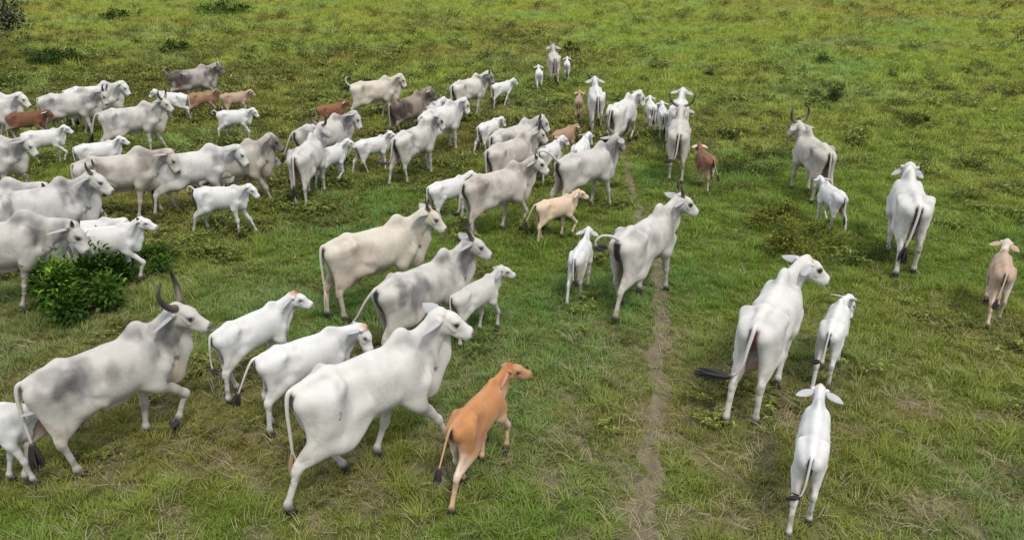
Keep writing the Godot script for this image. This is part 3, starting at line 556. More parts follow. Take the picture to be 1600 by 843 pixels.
func grow_grass(thick: float) -> void:
	var r := RandomNumberGenerator.new()
	r.seed = 99
	var short_ := [Spread.new(), Spread.new()]
	var tall := Spread.new()
	var weed := [Spread.new(), Spread.new()]
	var straw := Spread.new()
	# rings by distance from the middle of the near edge: [from, to, tufts per square metre, size]
	for ring in [[3.5, 8.0, 190.0, 0.85], [8.0, 13.0, 120.0, 0.95], [13.0, 20.0, 62.0, 1.15], [20.0, 32.0, 30.0, 1.5], [32.0, 55.0, 11.0, 2.1], [55.0, 118.0, 3.6, 3.0]]:
		var z0: float = ring[0]
		var z1: float = ring[1]
		var hw0 := 5.0 + z0 * 0.84
		var hw1 := 5.0 + z1 * 0.84
		var n := int((hw0 + hw1) * (z1 - z0) * float(ring[2]) * thick)
		for k in n:
			var zz := -lerpf(z0, z1, r.randf())
			var hw := 5.0 - zz * 0.84
			var x := r.randf_range(-hw, hw)
			# wider further off: thin out evenly
			if r.randf() > hw / hw1:
				continue
			var p := pasture(x, zz)
			var tr := trail_offset(x, zz)
			if tr < 0.165 and r.randf() < (0.84 - tr * 1.3) * (1.0 - 0.45 * smoothstep(-14.0, -19.0, zz)):
				continue
			if r.randf() < p.z * 0.62:
				continue
			var y := ground_height(x, zz)
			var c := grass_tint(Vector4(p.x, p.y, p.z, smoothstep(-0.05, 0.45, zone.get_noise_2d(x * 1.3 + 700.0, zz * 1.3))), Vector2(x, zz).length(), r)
			var vary := clump.get_noise_2d(x * 1.7 + 90.0, zz * 1.7)
			var tallness := clampf(0.95 + vary * 0.9 - p.z * 0.3 - (0.35 if tr < 0.4 else 0.0), 0.4, 1.7)
			var s: float = ring[3] * r.randf_range(0.75, 1.25)
			if vary > 0.22 and p.x < 0.6 and r.randf() < 0.4:
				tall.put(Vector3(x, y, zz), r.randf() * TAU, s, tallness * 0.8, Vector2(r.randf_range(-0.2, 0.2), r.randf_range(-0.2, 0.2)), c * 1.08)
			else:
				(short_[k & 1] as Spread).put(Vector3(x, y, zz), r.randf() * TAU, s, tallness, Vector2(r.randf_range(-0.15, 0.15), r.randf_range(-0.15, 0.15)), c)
	# low weeds
	for ring in [[4.0, 12.0, 13.0, 0.85], [12.0, 22.0, 13.0, 1.2], [22.0, 40.0, 6.0, 1.6], [40.0, 70.0, 1.5, 2.2], [70.0, 118.0, 0.45, 3.0]]:
		var z0: float = ring[0]
		var z1: float = ring[1]
		var hw1 := 5.0 + z1 * 0.84
		var n := int(2.0 * hw1 * (z1 - z0) * float(ring[2]) * thick)
		for k in n:
			var zz := -lerpf(z0, z1, r.randf())
			var hw := 5.0 - zz * 0.84
			var x := r.randf_range(-hw1, hw1)
			if absf(x) > hw:
				continue
			var p := pasture(x, zz)
			if r.randf() > p.y * p.y * 1.6 or trail_offset(x, zz) < 0.35:
				continue
			var kind := 0 if clump.get_noise_2d(x * 0.5 + 300.0, zz * 0.5) > -0.05 else 1
			var bright := r.randf_range(0.65, 1.3)
			var red := 1.0 + 0.25 * smoothstep(0.5, 1.0, p.x) * r.randf()
			var s: float = ring[3] * r.randf_range(0.6, 1.35)
			(weed[kind] as Spread).put(Vector3(x, ground_height(x, zz) - 0.01, zz), r.randf() * TAU, s, r.randf_range(0.65, 1.15), Vector2.ZERO, Color(bright * red, bright, bright))
	# dead stalks lying about, most of them close by
	for k in int(4200 * thick):
		var zz := -lerpf(4.0, 16.0, pow(r.randf(), 1.3))
		var hw := 2.5 - zz * 0.74
		var x := r.randf_range(-hw, hw)
		var p := pasture(x, zz)
		var tr := trail_offset(x, zz)
		if r.randf() > 0.10 + p.z * 0.8 + p.x * 0.3 + (0.9 if tr < 0.25 else 0.0):
			continue
		var b := r.randf_range(0.7, 1.25)
		straw.put(Vector3(x, ground_height(x, zz) + r.randf_range(0.0, 0.05), zz), r.randf() * TAU, r.randf_range(0.7, 1.3), r.randf_range(0.6, 1.6), Vector2.ZERO, Color(0.38, 0.335, 0.215) * b)
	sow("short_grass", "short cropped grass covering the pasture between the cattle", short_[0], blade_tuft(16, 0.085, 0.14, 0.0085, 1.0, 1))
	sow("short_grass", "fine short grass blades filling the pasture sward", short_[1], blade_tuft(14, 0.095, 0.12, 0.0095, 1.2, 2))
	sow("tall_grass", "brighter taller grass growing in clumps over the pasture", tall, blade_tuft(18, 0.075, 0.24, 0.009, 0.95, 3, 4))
	sow("weeds", "dull olive broad-leaved weeds growing through the grass", weed[0], weed_mesh(9, 7, 0.20, 0.24, 0.075, Color(0.100, 0.128, 0.032), Color(0.165, 0.200, 0.050), 5))
	sow("weeds", "darker ferny weeds with fine leaves among the grass", weed[1], weed_mesh(11, 9, 0.22, 0.20, 0.055, Color(0.088, 0.110, 0.030), Color(0.165, 0.175, 0.045), 6, 0.3))
	sow("dry_straw", "pale dead grass stalks lying loose on the ground", straw, straw_mesh(7))

# ---------------------------------------------------------------- shrubs and the tree
func shrub(label: String, x: float, z: float, wide: float, tall: float, n: int, leaf_len: float, tint: Color, tip: Color, seed_: int) -> void:
	var root := Node3D.new()
	root.name = numbered("shrub")
	add_child(root)
	root.position = Vector3(x, ground_height(x, z) - 0.02, z)
	root.set_meta("label", label)
	root.set_meta("category", "shrub")
	root.set_meta("group", "shrubs scattered over the pasture")
	var r := RandomNumberGenerator.new()
	r.seed = seed_
	var S := Build.new()
	var L := Build.new()
	var bark := Color(0.09, 0.07, 0.045)
	# a few lobes of uneven size, each a spray of twigs
	for lobe in 9:
		var a := r.randf() * TAU
		var out := Vector3(cos(a), 0, sin(a)) * wide * 0.5 * sqrt(r.randf_range(0.02, 1.0))
		var h := tall * r.randf_range(0.40, 1.08) * (1.0 - 0.35 * out.length() / (wide * 0.5))
		var mid := out + Vector3(0, h * 0.62, 0)
		var rad := Vector3(wide * r.randf_range(0.11, 0.23), h * r.randf_range(0.3, 0.5), wide * r.randf_range(0.11, 0.23))
		var pts := PackedVector3Array([out * 0.15, out * 0.5 + Vector3(0, h * 0.35, 0), mid + Vector3(0, h * 0.2, 0)])
		S.tube(pts, PackedFloat32Array([0.022 * tall, 0.015 * tall, 0.006 * tall]), 5, PackedColorArray([bark, bark, bark]))
		var shade := r.randf_range(0.75, 1.25)
		for k in n / 9:
			var d := Vector3(r.randfn(), r.randfn(), r.randfn()).normalized()
			var q := mid + d * rad * pow(r.randf(), 0.5) * (r.randf_range(0.85, 1.15) if r.randf() < 0.86 else r.randf_range(1.15, 1.6))
			q.y = maxf(q.y, 0.03)
			var dir := (d + Vector3(r.randf_range(-0.8, 0.8), r.randf_range(-0.3, 0.8), r.randf_range(-0.8, 0.8))).normalized()
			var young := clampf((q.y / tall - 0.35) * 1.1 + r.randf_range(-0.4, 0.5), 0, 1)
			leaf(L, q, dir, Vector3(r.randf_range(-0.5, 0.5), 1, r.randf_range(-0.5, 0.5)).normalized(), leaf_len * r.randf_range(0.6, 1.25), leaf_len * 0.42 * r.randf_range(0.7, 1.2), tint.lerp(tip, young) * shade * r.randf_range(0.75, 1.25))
	for part in [["stems", S, mat_hair], ["foliage", L, mat_leaf]]:
		var mi := MeshInstance3D.new()
		mi.name = part[0]
		mi.mesh = (part[1] as Build).face_out().commit(part[2])
		root.add_child(mi, true)

func small_tree(x: float, z: float, tall: float) -> void:
	var root := Node3D.new()
	root.name = numbered("tree")
	add_child(root)
	root.position = Vector3(x, ground_height(x, z) - 0.05, z)
	root.set_meta("label", "small grey-green tree at the far left edge of the pasture")
	root.set_meta("category", "tree")
	var r := RandomNumberGenerator.new()
	r.seed = 8
	var S := Build.new()
	var L := Build.new()
	var bark := Color(0.12, 0.10, 0.08)
	S.tube(PackedVector3Array([Vector3.ZERO, Vector3(0.05, tall * 0.25, 0.03), Vector3(-0.03, tall * 0.55, 0)]), PackedFloat32Array([0.13, 0.10, 0.06]), 8, PackedColorArray([bark, bark, bark]))
	for k in 16:
		var a := r.randf() * TAU
		var up := r.randf_range(0.35, 0.98)
		var reach := tall * 0.36 * sqrt(1.0 - pow((up - 0.6) / 0.45, 2.0) * 0.8)
		var tip := Vector3(cos(a) * reach * r.randf_range(0.5, 1.0), tall * up, sin(a) * reach * r.randf_range(0.5, 1.0))
		var foot := Vector3(0.02, tall * r.randf_range(0.22, 0.5), 0)
		S.tube(PackedVector3Array([foot, foot.lerp(tip, 0.55) + Vector3(0, 0.1, 0), tip]), PackedFloat32Array([0.05, 0.03, 0.012]), 5, PackedColorArray([bark, bark, bark]))
		var tone := r.randf_range(0.7, 1.35)
		for q in 260:
			var p := tip + Vector3(r.randfn(), r.randfn() * 0.8, r.randfn()) * tall * 0.085
			if p.y < tall * 0.12:
				continue
			leaf(L, p, Vector3(r.randf_range(-1, 1), r.randf_range(-0.7, 0.5), r.randf_range(-1, 1)).normalized(), Vector3(r.randf_range(-0.5, 0.5), 1, r.randf_range(-0.5, 0.5)).normalized(), 0.24 * r.randf_range(0.6, 1.3), 0.11, Color(0.095, 0.11, 0.08) * tone * r.randf_range(0.75, 1.3))
	for part in [["trunk", S, mat_hair], ["crown", L, mat_leaf]]:
		var mi := MeshInstance3D.new()
		mi.name = part[0]
		mi.mesh = (part[1] as Build).face_out().commit(part[2])
		root.add_child(mi, true)
# ---------------------------------------------------------------- animal bodies: a smooth field of bones, meshed once per kind and posed by skinning
class Flesh:
	var A := PackedVector3Array()
	var B := PackedVector3Array()
	var R := PackedVector3Array()
	var inv := PackedFloat32Array()
	var ra := PackedFloat32Array()
	var dr := PackedFloat32Array()
	var kk := PackedFloat32Array()
	var sz := PackedFloat32Array()
	var cs := PackedFloat32Array()
	var sn := PackedFloat32Array()
	var lip := PackedFloat32Array()
	var ell := PackedByteArray()
	var low := PackedVector3Array()
	var verts := PackedVector3Array()
	var norms := PackedVector3Array()
	var index := PackedInt32Array()
	var bone := PackedInt32Array()
	var wt := PackedFloat32Array()
	var J := {}
	var kind := ""
	var fine := 0.02
	var finer := 0.01
	var head_cut := 0.0

	func wx(p: Vector3) -> Vector3:
		# the adult trunk is drawn a little long and shortened here
		if kind == "calf":
			return p
		return Vector3(p.x - 0.05 if p.x > 0.40 else (p.x + 0.06 if p.x < -0.35 else lerpf(0.06, -0.05, (p.x + 0.35) / 0.75) + p.x), p.y, p.z)

	func cap(a: Vector3, b: Vector3, r1: float, r2: float, k := 0.05, squash := 1.0) -> void:
		a = wx(a)
		b = wx(b)
		A.append(a); B.append(Vector3(b.x - a.x, b.y - a.y, (b.z - a.z) / squash)); R.append(Vector3.ONE)
		var bb := B[B.size() - 1]
		inv.append(1.0 / maxf(bb.dot(bb), 1e-9)); ra.append(r1); dr.append(r2 - r1); kk.append(k); sz.append(1.0 / squash)
		cs.append(1.0); sn.append(0.0); lip.append(maxf(1.0, 1.0 / squash)); ell.append(0)

	func egg(c: Vector3, r: Vector3, k := 0.05, tilt := 0.0, carve := false) -> void:
		c = wx(c)
		A.append(c); B.append(Vector3.ZERO); R.append(r); inv.append(0.0); ra.append(0.0); dr.append(0.0); kk.append(k); sz.append(1.0)
		cs.append(cos(deg_to_rad(tilt))); sn.append(sin(deg_to_rad(tilt))); lip.append(1.6); ell.append(2 if carve else 1)

	func one(i: int, p: Vector3) -> float:
		var q := p - A[i]
		if ell[i] == 0:
			q.z *= sz[i]
			var b := B[i]
			var t := clampf(q.dot(b) * inv[i], 0.0, 1.0)
			return (q - b * t).length() - ra[i] - dr[i] * t
		var r := R[i]
		var u := Vector3((q.x * cs[i] + q.y * sn[i]) / r.x, (q.y * cs[i] - q.x * sn[i]) / r.y, q.z / r.z)
		var k0 := u.length()
		if k0 < 1e-5:
			return -minf(r.x, minf(r.y, r.z))
		return k0 * (k0 - 1.0) / (u / r).length()

	func ev(act: PackedInt32Array, p: Vector3) -> float:
		var d := 1e3
		p.z = absf(p.z)
		for i in act:
			var q := p - A[i]
			var e := 0.0
			var kind_of := ell[i]
			if kind_of == 0:
				q.z *= sz[i]
				var b := B[i]
				var t := clampf(q.dot(b) * inv[i], 0.0, 1.0)
				e = (q - b * t).length() - ra[i] - dr[i] * t
			else:
				var r := R[i]
				var u := Vector3((q.x * cs[i] + q.y * sn[i]) / r.x, (q.y * cs[i] - q.x * sn[i]) / r.y, q.z / r.z)
				var k0 := u.length()
				e = k0 * (k0 - 1.0) / maxf((u / r).length(), 1e-4)
			var k := kk[i]
			if kind_of == 2:
				var h := maxf(k - absf(d + e), 0.0) / k
				d = maxf(d, -e) + h * h * k * 0.25
			else:
				var h := maxf(k - absf(d - e), 0.0) / k
				d = minf(d, e) - h * h * k * 0.25
		return d

	func mesh_region(lo: Vector3, hi: Vector3, s: float, cut_from: float, cut_to: float) -> void:
		# surface nets over sparse blocks of 8 cells
		const N := 8
		var bs := s * N
		var nb := Vector3i(((hi - lo) / bs).ceil())
		var half := bs * 0.5 * 1.7321
		var cells := {}
		var edges := PackedInt32Array()
		var sx := nb.x * N + 2
		var sy := nb.y * N + 2
		var val := PackedFloat32Array()
		val.resize((N + 1) * (N + 1) * (N + 1))
		for bz in nb.z:
			for by in nb.y:
				for bx in nb.x:
					var o := lo + Vector3(bx, by, bz) * bs
					if o.x > cut_to + s or o.x + bs < cut_from - s:
						continue
					var c := o + Vector3(bs, bs, bs) * 0.5
					var ca := Vector3(c.x, c.y, absf(c.z))
					var near := 1e3
					var ds := PackedFloat32Array()
					for i in A.size():
						var e := one(i, ca)
						ds.append(e)
						if ell[i] != 2:
							near = minf(near, e - half * lip[i] - kk[i])
					if near > 0.0:
						continue
					var act := PackedInt32Array()
					var best := 1e3
					for i in A.size():
						if ell[i] != 2:
							best = minf(best, ds[i] + half * lip[i])
					for i in A.size():
						if ell[i] == 2:
							if ds[i] - half * lip[i] - kk[i] < 0.0:
								act.append(i)
						elif ds[i] - half * lip[i] - kk[i] < maxf(best, 0.0):
							act.append(i)
					if act.is_empty():
						continue
					var mid := ev(act, c)
					if absf(mid) > half * 2.2 + 0.02 and mid < 0.0:
						continue
					var n := 0
					var neg := 0
					for k in N + 1:
						for j in N + 1:
							for i in N + 1:
								var d := ev(act, o + Vector3(i, j, k) * s)
								val[n] = d
								n += 1
								if d < 0.0:
									neg += 1
					if neg == 0 or neg == n:
						continue
					for k in N:
						for j in N:
							for i in N:
								var q := (k * (N + 1) + j) * (N + 1) + i
								var v0 := val[q]
								var v1 := val[q + 1]
								var v2 := val[q + N + 1]
								var v3 := val[q + N + 2]
								var w := q + (N + 1) * (N + 1)
								var v4 := val[w]
								var v5 := val[w + 1]
								var v6 := val[w + N + 1]
								var v7 := val[w + N + 2]
								var inside := int(v0 < 0.0) + int(v1 < 0.0) + int(v2 < 0.0) + int(v3 < 0.0) + int(v4 < 0.0) + int(v5 < 0.0) + int(v6 < 0.0) + int(v7 < 0.0)
								if inside == 0 or inside == 8:
									continue
								var vs: Array[float] = [v0, v1, v2, v3, v4, v5, v6, v7]
								var acc := Vector3.ZERO
								var m := 0
								for e in 12:
									var a: int = EA[e]
									var b: int = EB[e]
									if (vs[a] < 0.0) != (vs[b] < 0.0):
										var t := vs[a] / (vs[a] - vs[b])
										var pa := Vector3(a & 1, (a >> 1) & 1, a >> 2)
										acc += pa + (Vector3(b & 1, (b >> 1) & 1, b >> 2) - pa) * t
										m += 1
								var p := o + (Vector3(i, j, k) + acc / m) * s
								if p.x < cut_from - s * 1.5 or p.x > cut_to + s * 1.5:
									continue
								var key := ((bz * N + k) * sy + by * N + j) * sx + bx * N + i
								cells[key] = verts.size()
								verts.append(p)
								var h := s * 0.5
								var g := Vector3(ev(act, p + Vector3(h, 0, 0)) - ev(act, p - Vector3(h, 0, 0)), ev(act, p + Vector3(0, h, 0)) - ev(act, p - Vector3(0, h, 0)), ev(act, p + Vector3(0, 0, h)) - ev(act, p - Vector3(0, 0, h)))
								norms.append(g.normalized())
								if (v0 < 0.0) != (v1 < 0.0):
									edges.append_array([key, 0, int(v0 < 0.0)])
								if (v0 < 0.0) != (v2 < 0.0):
									edges.append_array([key, 1, int(v0 < 0.0)])
								if (v0 < 0.0) != (v4 < 0.0):
									edges.append_array([key, 2, int(v0 < 0.0)])
		var step: Array[int] = [1, sx, sx * sy]
		for e in range(0, edges.size(), 3):
			var key := edges[e]
			var ax := edges[e + 1]
			var u := step[(ax + 1) % 3]
			var w := step[(ax + 2) % 3]
			var a: int = cells.get(key, -1)
			var b: int = cells.get(key - u, -1)
			var c: int = cells.get(key - u - w, -1)
			var d: int = cells.get(key - w, -1)
			if a < 0 or b < 0 or c < 0 or d < 0:
				continue
			if edges[e + 2] == 1:
				index.append_array([a, c, b, a, d, c])
			else:
				index.append_array([a, b, c, a, c, d])

	const EA: Array[int] = [0, 2, 4, 6, 0, 1, 4, 5, 0, 1, 2, 3]
	const EB: Array[int] = [1, 3, 5, 7, 2, 3, 6, 7, 4, 5, 6, 7]

	func grow() -> void:
		shape_of()
		mesh_region(Vector3(-1.0, -0.02, -0.5), Vector3(head_cut + 0.1, 1.75, 0.5), fine, -9.0, head_cut)
		mesh_region(Vector3(head_cut - 0.1, 0.55, -0.3), Vector3(1.85, 1.85, 0.3), finer, head_cut, 9.0)
		weigh()

	func shape_of() -> void:
		var calf := kind == "calf"
		# ---- joints
		if not calf:
			J = {"n0": Vector3(0.56, 1.18, 0), "n1": Vector3(0.81, 1.36, 0), "h": Vector3(1.01, 1.51, 0),
				"sh": Vector3(0.50, 1.12, 0.17), "el": Vector3(0.45, 0.82, 0.165), "kn": Vector3(0.49, 0.44, 0.15), "ff": Vector3(0.485, 0.14, 0.15), "fh": Vector3(0.525, 0.045, 0.15),
				"hip": Vector3(-0.60, 1.10, 0.15), "st": Vector3(-0.40, 0.80, 0.20), "ho": Vector3(-0.76, 0.52, 0.15), "hf": Vector3(-0.735, 0.14, 0.15), "hh": Vector3(-0.695, 0.045, 0.15),
				"tail": Vector3(-0.86, 1.285, 0)}
			for j in J:
				J[j] = wx(J[j])
			var lean := kind == "lean"
			var fat := 0.0 if lean else 0.015
			egg(Vector3(0.12, 1.06, 0), Vector3(0.62, 0.33, 0.245 + fat), 0.08)
			egg(Vector3(-0.14, 1.03, 0), Vector3(0.47, 0.285, 0.248 + fat * 1.5), 0.12)
			cap(Vector3(0.42, 1.14, 0), Vector3(0.56, 0.88, 0), 0.25, 0.20, 0.12, 0.82)
			egg(Vector3(-0.58, 1.13, 0), Vector3(0.31, 0.235, 0.195), 0.10, -6)
			cap(Vector3(-0.84, 1.27, 0), Vector3(-0.50, 1.355, 0), 0.045, 0.05, 0.08)
			cap(Vector3(-0.50, 1.355, 0), Vector3(0.05, 1.33, 0), 0.05, 0.05, 0.10)
			cap(Vector3(0.05, 1.33, 0), Vector3(0.42, 1.38, 0), 0.05, 0.06, 0.10)
			cap(Vector3(-0.50, 1.345, 0), Vector3(-0.47, 1.29, 0.235), 0.045, 0.045, 0.085)
			cap(Vector3(-0.47, 1.26, 0.215), Vector3(-0.80, 1.17, 0.105), 0.06, 0.065, 0.10)
			egg(Vector3(-0.28, 1.19, 0.335), Vector3(0.16, 0.14, 0.10), 0.11, 0, true)
			egg(Vector3(0.27, 1.14, 0.345), Vector3(0.05, 0.20, 0.085), 0.07, -10, true)
			egg(Vector3(0.66, 1.14, 0.235), Vector3(0.06, 0.20, 0.085), 0.08, -25, true)
			for r in 5:
				egg(Vector3(-0.10 + 0.085 * r, 1.09 - 0.006 * r, 0.372 if lean else 0.388), Vector3(0.026, 0.30, 0.110), 0.05, 16, true)
			# ridge of the shoulder blade, point of the shoulder, folds of loose neck skin, the sinew from hip to stifle
			cap(Vector3(0.44, 1.36, 0.07), Vector3(0.54, 1.04, 0.205), 0.028, 0.034, 0.055)
			egg(Vector3(0.63, 0.99, 0.165), Vector3(0.05, 0.06, 0.05), 0.06)
			cap(Vector3(0.66, 1.33, 0.085), Vector3(0.74, 0.98, 0.10), 0.022, 0.026, 0.04)
			cap(Vector3(0.76, 1.36, 0.075), Vector3(0.83, 1.02, 0.065), 0.018, 0.022, 0.035)
			cap(Vector3(-0.47, 1.24, 0.222), Vector3(-0.40, 0.92, 0.205), 0.034, 0.03, 0.07)
			egg(Vector3(-0.66, 1.34, 0.20), Vector3(0.15, 0.07, 0.10), 0.08, 14, true)
			# hump
			egg(Vector3(0.475, 1.42, 0), Vector3(0.155, 0.12, 0.075), 0.06, 14)
			egg(Vector3(0.455, 1.505, 0), Vector3(0.098, 0.085, 0.060), 0.035, 10)
			egg(Vector3(0.40, 1.455, 0), Vector3(0.15, 0.07, 0.05), 0.06, 20)
			# shoulder blade and neck
			egg(Vector3(0.47, 1.08, 0.165), Vector3(0.125, 0.29, 0.095), 0.08, -12)
			cap(Vector3(0.52, 1.24, 0), Vector3(0.96, 1.51, 0), 0.185, 0.115, 0.09, 0.64)
			cap(Vector3(0.58, 1.02, 0), Vector3(0.97, 1.41, 0), 0.15, 0.08, 0.10, 0.62)
			cap(Vector3(1.02, 1.36, 0), Vector3(0.90, 1.06, 0), 0.05, 0.115, 0.06, 0.24)
			cap(Vector3(0.90, 1.06, 0), Vector3(0.78, 0.75, 0), 0.115, 0.125, 0.06, 0.30)
			cap(Vector3(0.74, 0.80, 0), Vector3(0.50, 0.70, 0), 0.11, 0.09, 0.09, 0.6)
			# fore leg
			cap(Vector3(0.57, 0.98, 0.165), Vector3(0.45, 0.80, 0.175), 0.115, 0.10, 0.08)
			cap(Vector3(0.45, 0.82, 0.165), Vector3(0.485, 0.47, 0.15), 0.088, 0.046, 0.06)
			egg(Vector3(0.492, 0.435, 0.15), Vector3(0.052, 0.068, 0.048), 0.04)
			cap(Vector3(0.488, 0.42, 0.15), Vector3(0.485, 0.16, 0.15), 0.037, 0.033, 0.03)
			egg(Vector3(0.482, 0.135, 0.15), Vector3(0.046, 0.047, 0.043), 0.03)
			cap(Vector3(0.488, 0.12, 0.15), Vector3(0.52, 0.06, 0.15), 0.036, 0.042, 0.03)
			# hind leg
			cap(Vector3(-0.58, 1.12, 0.12), Vector3(-0.45, 0.86, 0.16), 0.175, 0.115, 0.08, 0.85)
			cap(Vector3(-0.76, 1.12, 0.105), Vector3(-0.73, 0.72, 0.135), 0.11, 0.062, 0.09, 0.8)
			cap(Vector3(-0.58, 0.98, 0.15), Vector3(-0.66, 0.70, 0.15), 0.13, 0.075, 0.09, 0.75)
			cap(Vector3(-0.44, 0.85, 0.175), Vector3(-0.735, 0.55, 0.15), 0.11, 0.05, 0.08, 0.8)
			cap(Vector3(-0.73, 0.74, 0.135), Vector3(-0.80, 0.575, 0.15), 0.045, 0.024, 0.05)
			egg(Vector3(-0.768, 0.52, 0.15), Vector3(0.052, 0.074, 0.042), 0.035, -15)
			cap(Vector3(-0.755, 0.50, 0.15), Vector3(-0.735, 0.16, 0.15), 0.041, 0.034, 0.03)
			egg(Vector3(-0.735, 0.135, 0.15), Vector3(0.046, 0.048, 0.043), 0.03)
			cap(Vector3(-0.73, 0.12, 0.15), Vector3(-0.697, 0.06, 0.15), 0.036, 0.043, 0.03)
			# flank fold, udder, navel fold
			cap(Vector3(-0.22, 0.80, 0.17), Vector3(-0.40, 0.82, 0.19), 0.07, 0.08, 0.10)
			egg(Vector3(-0.44, 0.70, 0.0), Vector3(0.17, 0.11, 0.125), 0.06)
			for t in [[-0.50, 0.07], [-0.37, 0.065]]:
				cap(Vector3(t[0], 0.62, t[1]), Vector3(t[0], 0.555, t[1] + 0.01), 0.02, 0.014, 0.025)
			cap(Vector3(0.15, 0.71, 0), Vector3(-0.12, 0.67, 0), 0.07, 0.05, 0.10, 0.6)
			# head: cranium, face, jaw, muzzle, brow, cheek, poll
			head(J.h, 1.0)
			head_cut = 0.885
		else:
			J = {"n0": Vector3(0.45, 1.10, 0), "n1": Vector3(0.61, 1.26, 0), "h": Vector3(0.765, 1.405, 0),
				"sh": Vector3(0.40, 1.08, 0.14), "el": Vector3(0.36, 0.80, 0.135), "kn": Vector3(0.40, 0.46, 0.125), "ff": Vector3(0.395, 0.145, 0.125), "fh": Vector3(0.43, 0.045, 0.125),
				"hip": Vector3(-0.50, 1.10, 0.12), "st": Vector3(-0.32, 0.84, 0.155), "ho": Vector3(-0.61, 0.56, 0.12), "hf": Vector3(-0.585, 0.145, 0.12), "hh": Vector3(-0.55, 0.045, 0.12),
				"tail": Vector3(-0.70, 1.255, 0)}
			egg(Vector3(0.08, 1.05, 0), Vector3(0.52, 0.275, 0.205), 0.08)
			egg(Vector3(-0.14, 1.01, 0), Vector3(0.42, 0.255, 0.215), 0.12)
			cap(Vector3(0.34, 1.12, 0), Vector3(0.44, 0.92, 0), 0.195, 0.165, 0.12, 0.78)
			egg(Vector3(-0.48, 1.11, 0), Vector3(0.26, 0.195, 0.165), 0.12, -6)
			cap(Vector3(-0.70, 1.24, 0), Vector3(-0.42, 1.30, 0), 0.042, 0.045, 0.08)
			cap(Vector3(-0.42, 1.30, 0), Vector3(0.32, 1.30, 0), 0.045, 0.05, 0.10)
			cap(Vector3(-0.40, 1.28, 0), Vector3(-0.38, 1.22, 0.155), 0.045, 0.05, 0.09)
			cap(Vector3(-0.38, 1.20, 0.15), Vector3(-0.66, 1.14, 0.08), 0.06, 0.06, 0.09)
			egg(Vector3(-0.26, 1.17, 0.26), Vector3(0.12, 0.09, 0.07), 0.08, 0, true)
			egg(Vector3(0.36, 1.345, 0), Vector3(0.11, 0.09, 0.055), 0.05, 12)
			egg(Vector3(0.37, 1.04, 0.125), Vector3(0.10, 0.24, 0.075), 0.07, -12)
			cap(Vector3(0.40, 1.16, 0), Vector3(0.73, 1.40, 0), 0.155, 0.10, 0.09, 0.68)
			cap(Vector3(0.46, 0.98, 0), Vector3(0.735, 1.31, 0), 0.125, 0.075, 0.09, 0.64)
			cap(Vector3(0.76, 1.27, 0), Vector3(0.66, 1.03, 0), 0.04, 0.075, 0.05, 0.3)
			cap(Vector3(0.66, 1.03, 0), Vector3(0.57, 0.82, 0), 0.075, 0.08, 0.05, 0.38)
			cap(Vector3(0.56, 0.86, 0), Vector3(0.40, 0.80, 0), 0.08, 0.07, 0.08, 0.7)
			cap(Vector3(0.45, 0.96, 0.13), Vector3(0.36, 0.79, 0.14), 0.09, 0.082, 0.07)
			cap(Vector3(0.36, 0.80, 0.135), Vector3(0.395, 0.49, 0.125), 0.075, 0.045, 0.05)
			egg(Vector3(0.403, 0.455, 0.125), Vector3(0.052, 0.068, 0.048), 0.04)
			cap(Vector3(0.398, 0.44, 0.125), Vector3(0.395, 0.165, 0.125), 0.037, 0.034, 0.03)
			egg(Vector3(0.392, 0.14, 0.125), Vector3(0.046, 0.047, 0.043), 0.03)
			cap(Vector3(0.398, 0.125, 0.125), Vector3(0.425, 0.06, 0.125), 0.036, 0.042, 0.03)
			cap(Vector3(-0.48, 1.09, 0.095), Vector3(-0.36, 0.88, 0.125), 0.14, 0.09, 0.07, 0.85)
			cap(Vector3(-0.48, 0.98, 0.11), Vector3(-0.53, 0.72, 0.12), 0.10, 0.06, 0.08, 0.75)
			cap(Vector3(-0.60, 1.08, 0.08), Vector3(-0.56, 0.80, 0.10), 0.095, 0.06, 0.07, 0.85)
			cap(Vector3(-0.35, 0.86, 0.14), Vector3(-0.59, 0.58, 0.12), 0.10, 0.05, 0.06, 0.9)
			cap(Vector3(-0.58, 0.80, 0.10), Vector3(-0.64, 0.60, 0.12), 0.04, 0.026, 0.05)
			egg(Vector3(-0.615, 0.555, 0.12), Vector3(0.053, 0.07, 0.045), 0.04, -15)
			cap(Vector3(-0.605, 0.54, 0.12), Vector3(-0.585, 0.165, 0.12), 0.042, 0.035, 0.03)
			egg(Vector3(-0.585, 0.14, 0.12), Vector3(0.047, 0.048, 0.044), 0.03)
			cap(Vector3(-0.58, 0.125, 0.12), Vector3(-0.552, 0.06, 0.12), 0.036, 0.043, 0.03)
			cap(Vector3(-0.18, 0.88, 0.11), Vector3(-0.32, 0.89, 0.13), 0.055, 0.06, 0.09)
			cap(Vector3(0.10, 0.79, 0), Vector3(-0.10, 0.755, 0), 0.05, 0.035, 0.06, 0.45)
			head(J.h, 0.86)
			head_cut = 0.68

	func head(o: Vector3, s: float) -> void:
		# along the face: forward and down about 38 degrees in the rest pose
		var f := Vector3(0.79, -0.61, 0)
		var u := Vector3(0.61, 0.79, 0)
		var at := func(a: float, b: float, c := 0.0) -> Vector3: return o + (f * a + u * b + Vector3(0, 0, c)) * s
		cap(at.call(-0.02, 0.0), at.call(0.15, 0.025), 0.108 * s, 0.100 * s, 0.05, 0.92)
		cap(at.call(0.13, 0.045), at.call(0.35, 0.012), 0.086 * s, 0.064 * s, 0.05, 0.86)
		cap(at.call(0.05, -0.07, 0.035 * s), at.call(0.30, -0.05, 0.02), 0.072 * s, 0.046 * s, 0.05)
		egg(at.call(0.375, -0.006), Vector3(0.068, 0.070, 0.070) * s, 0.035, -38)
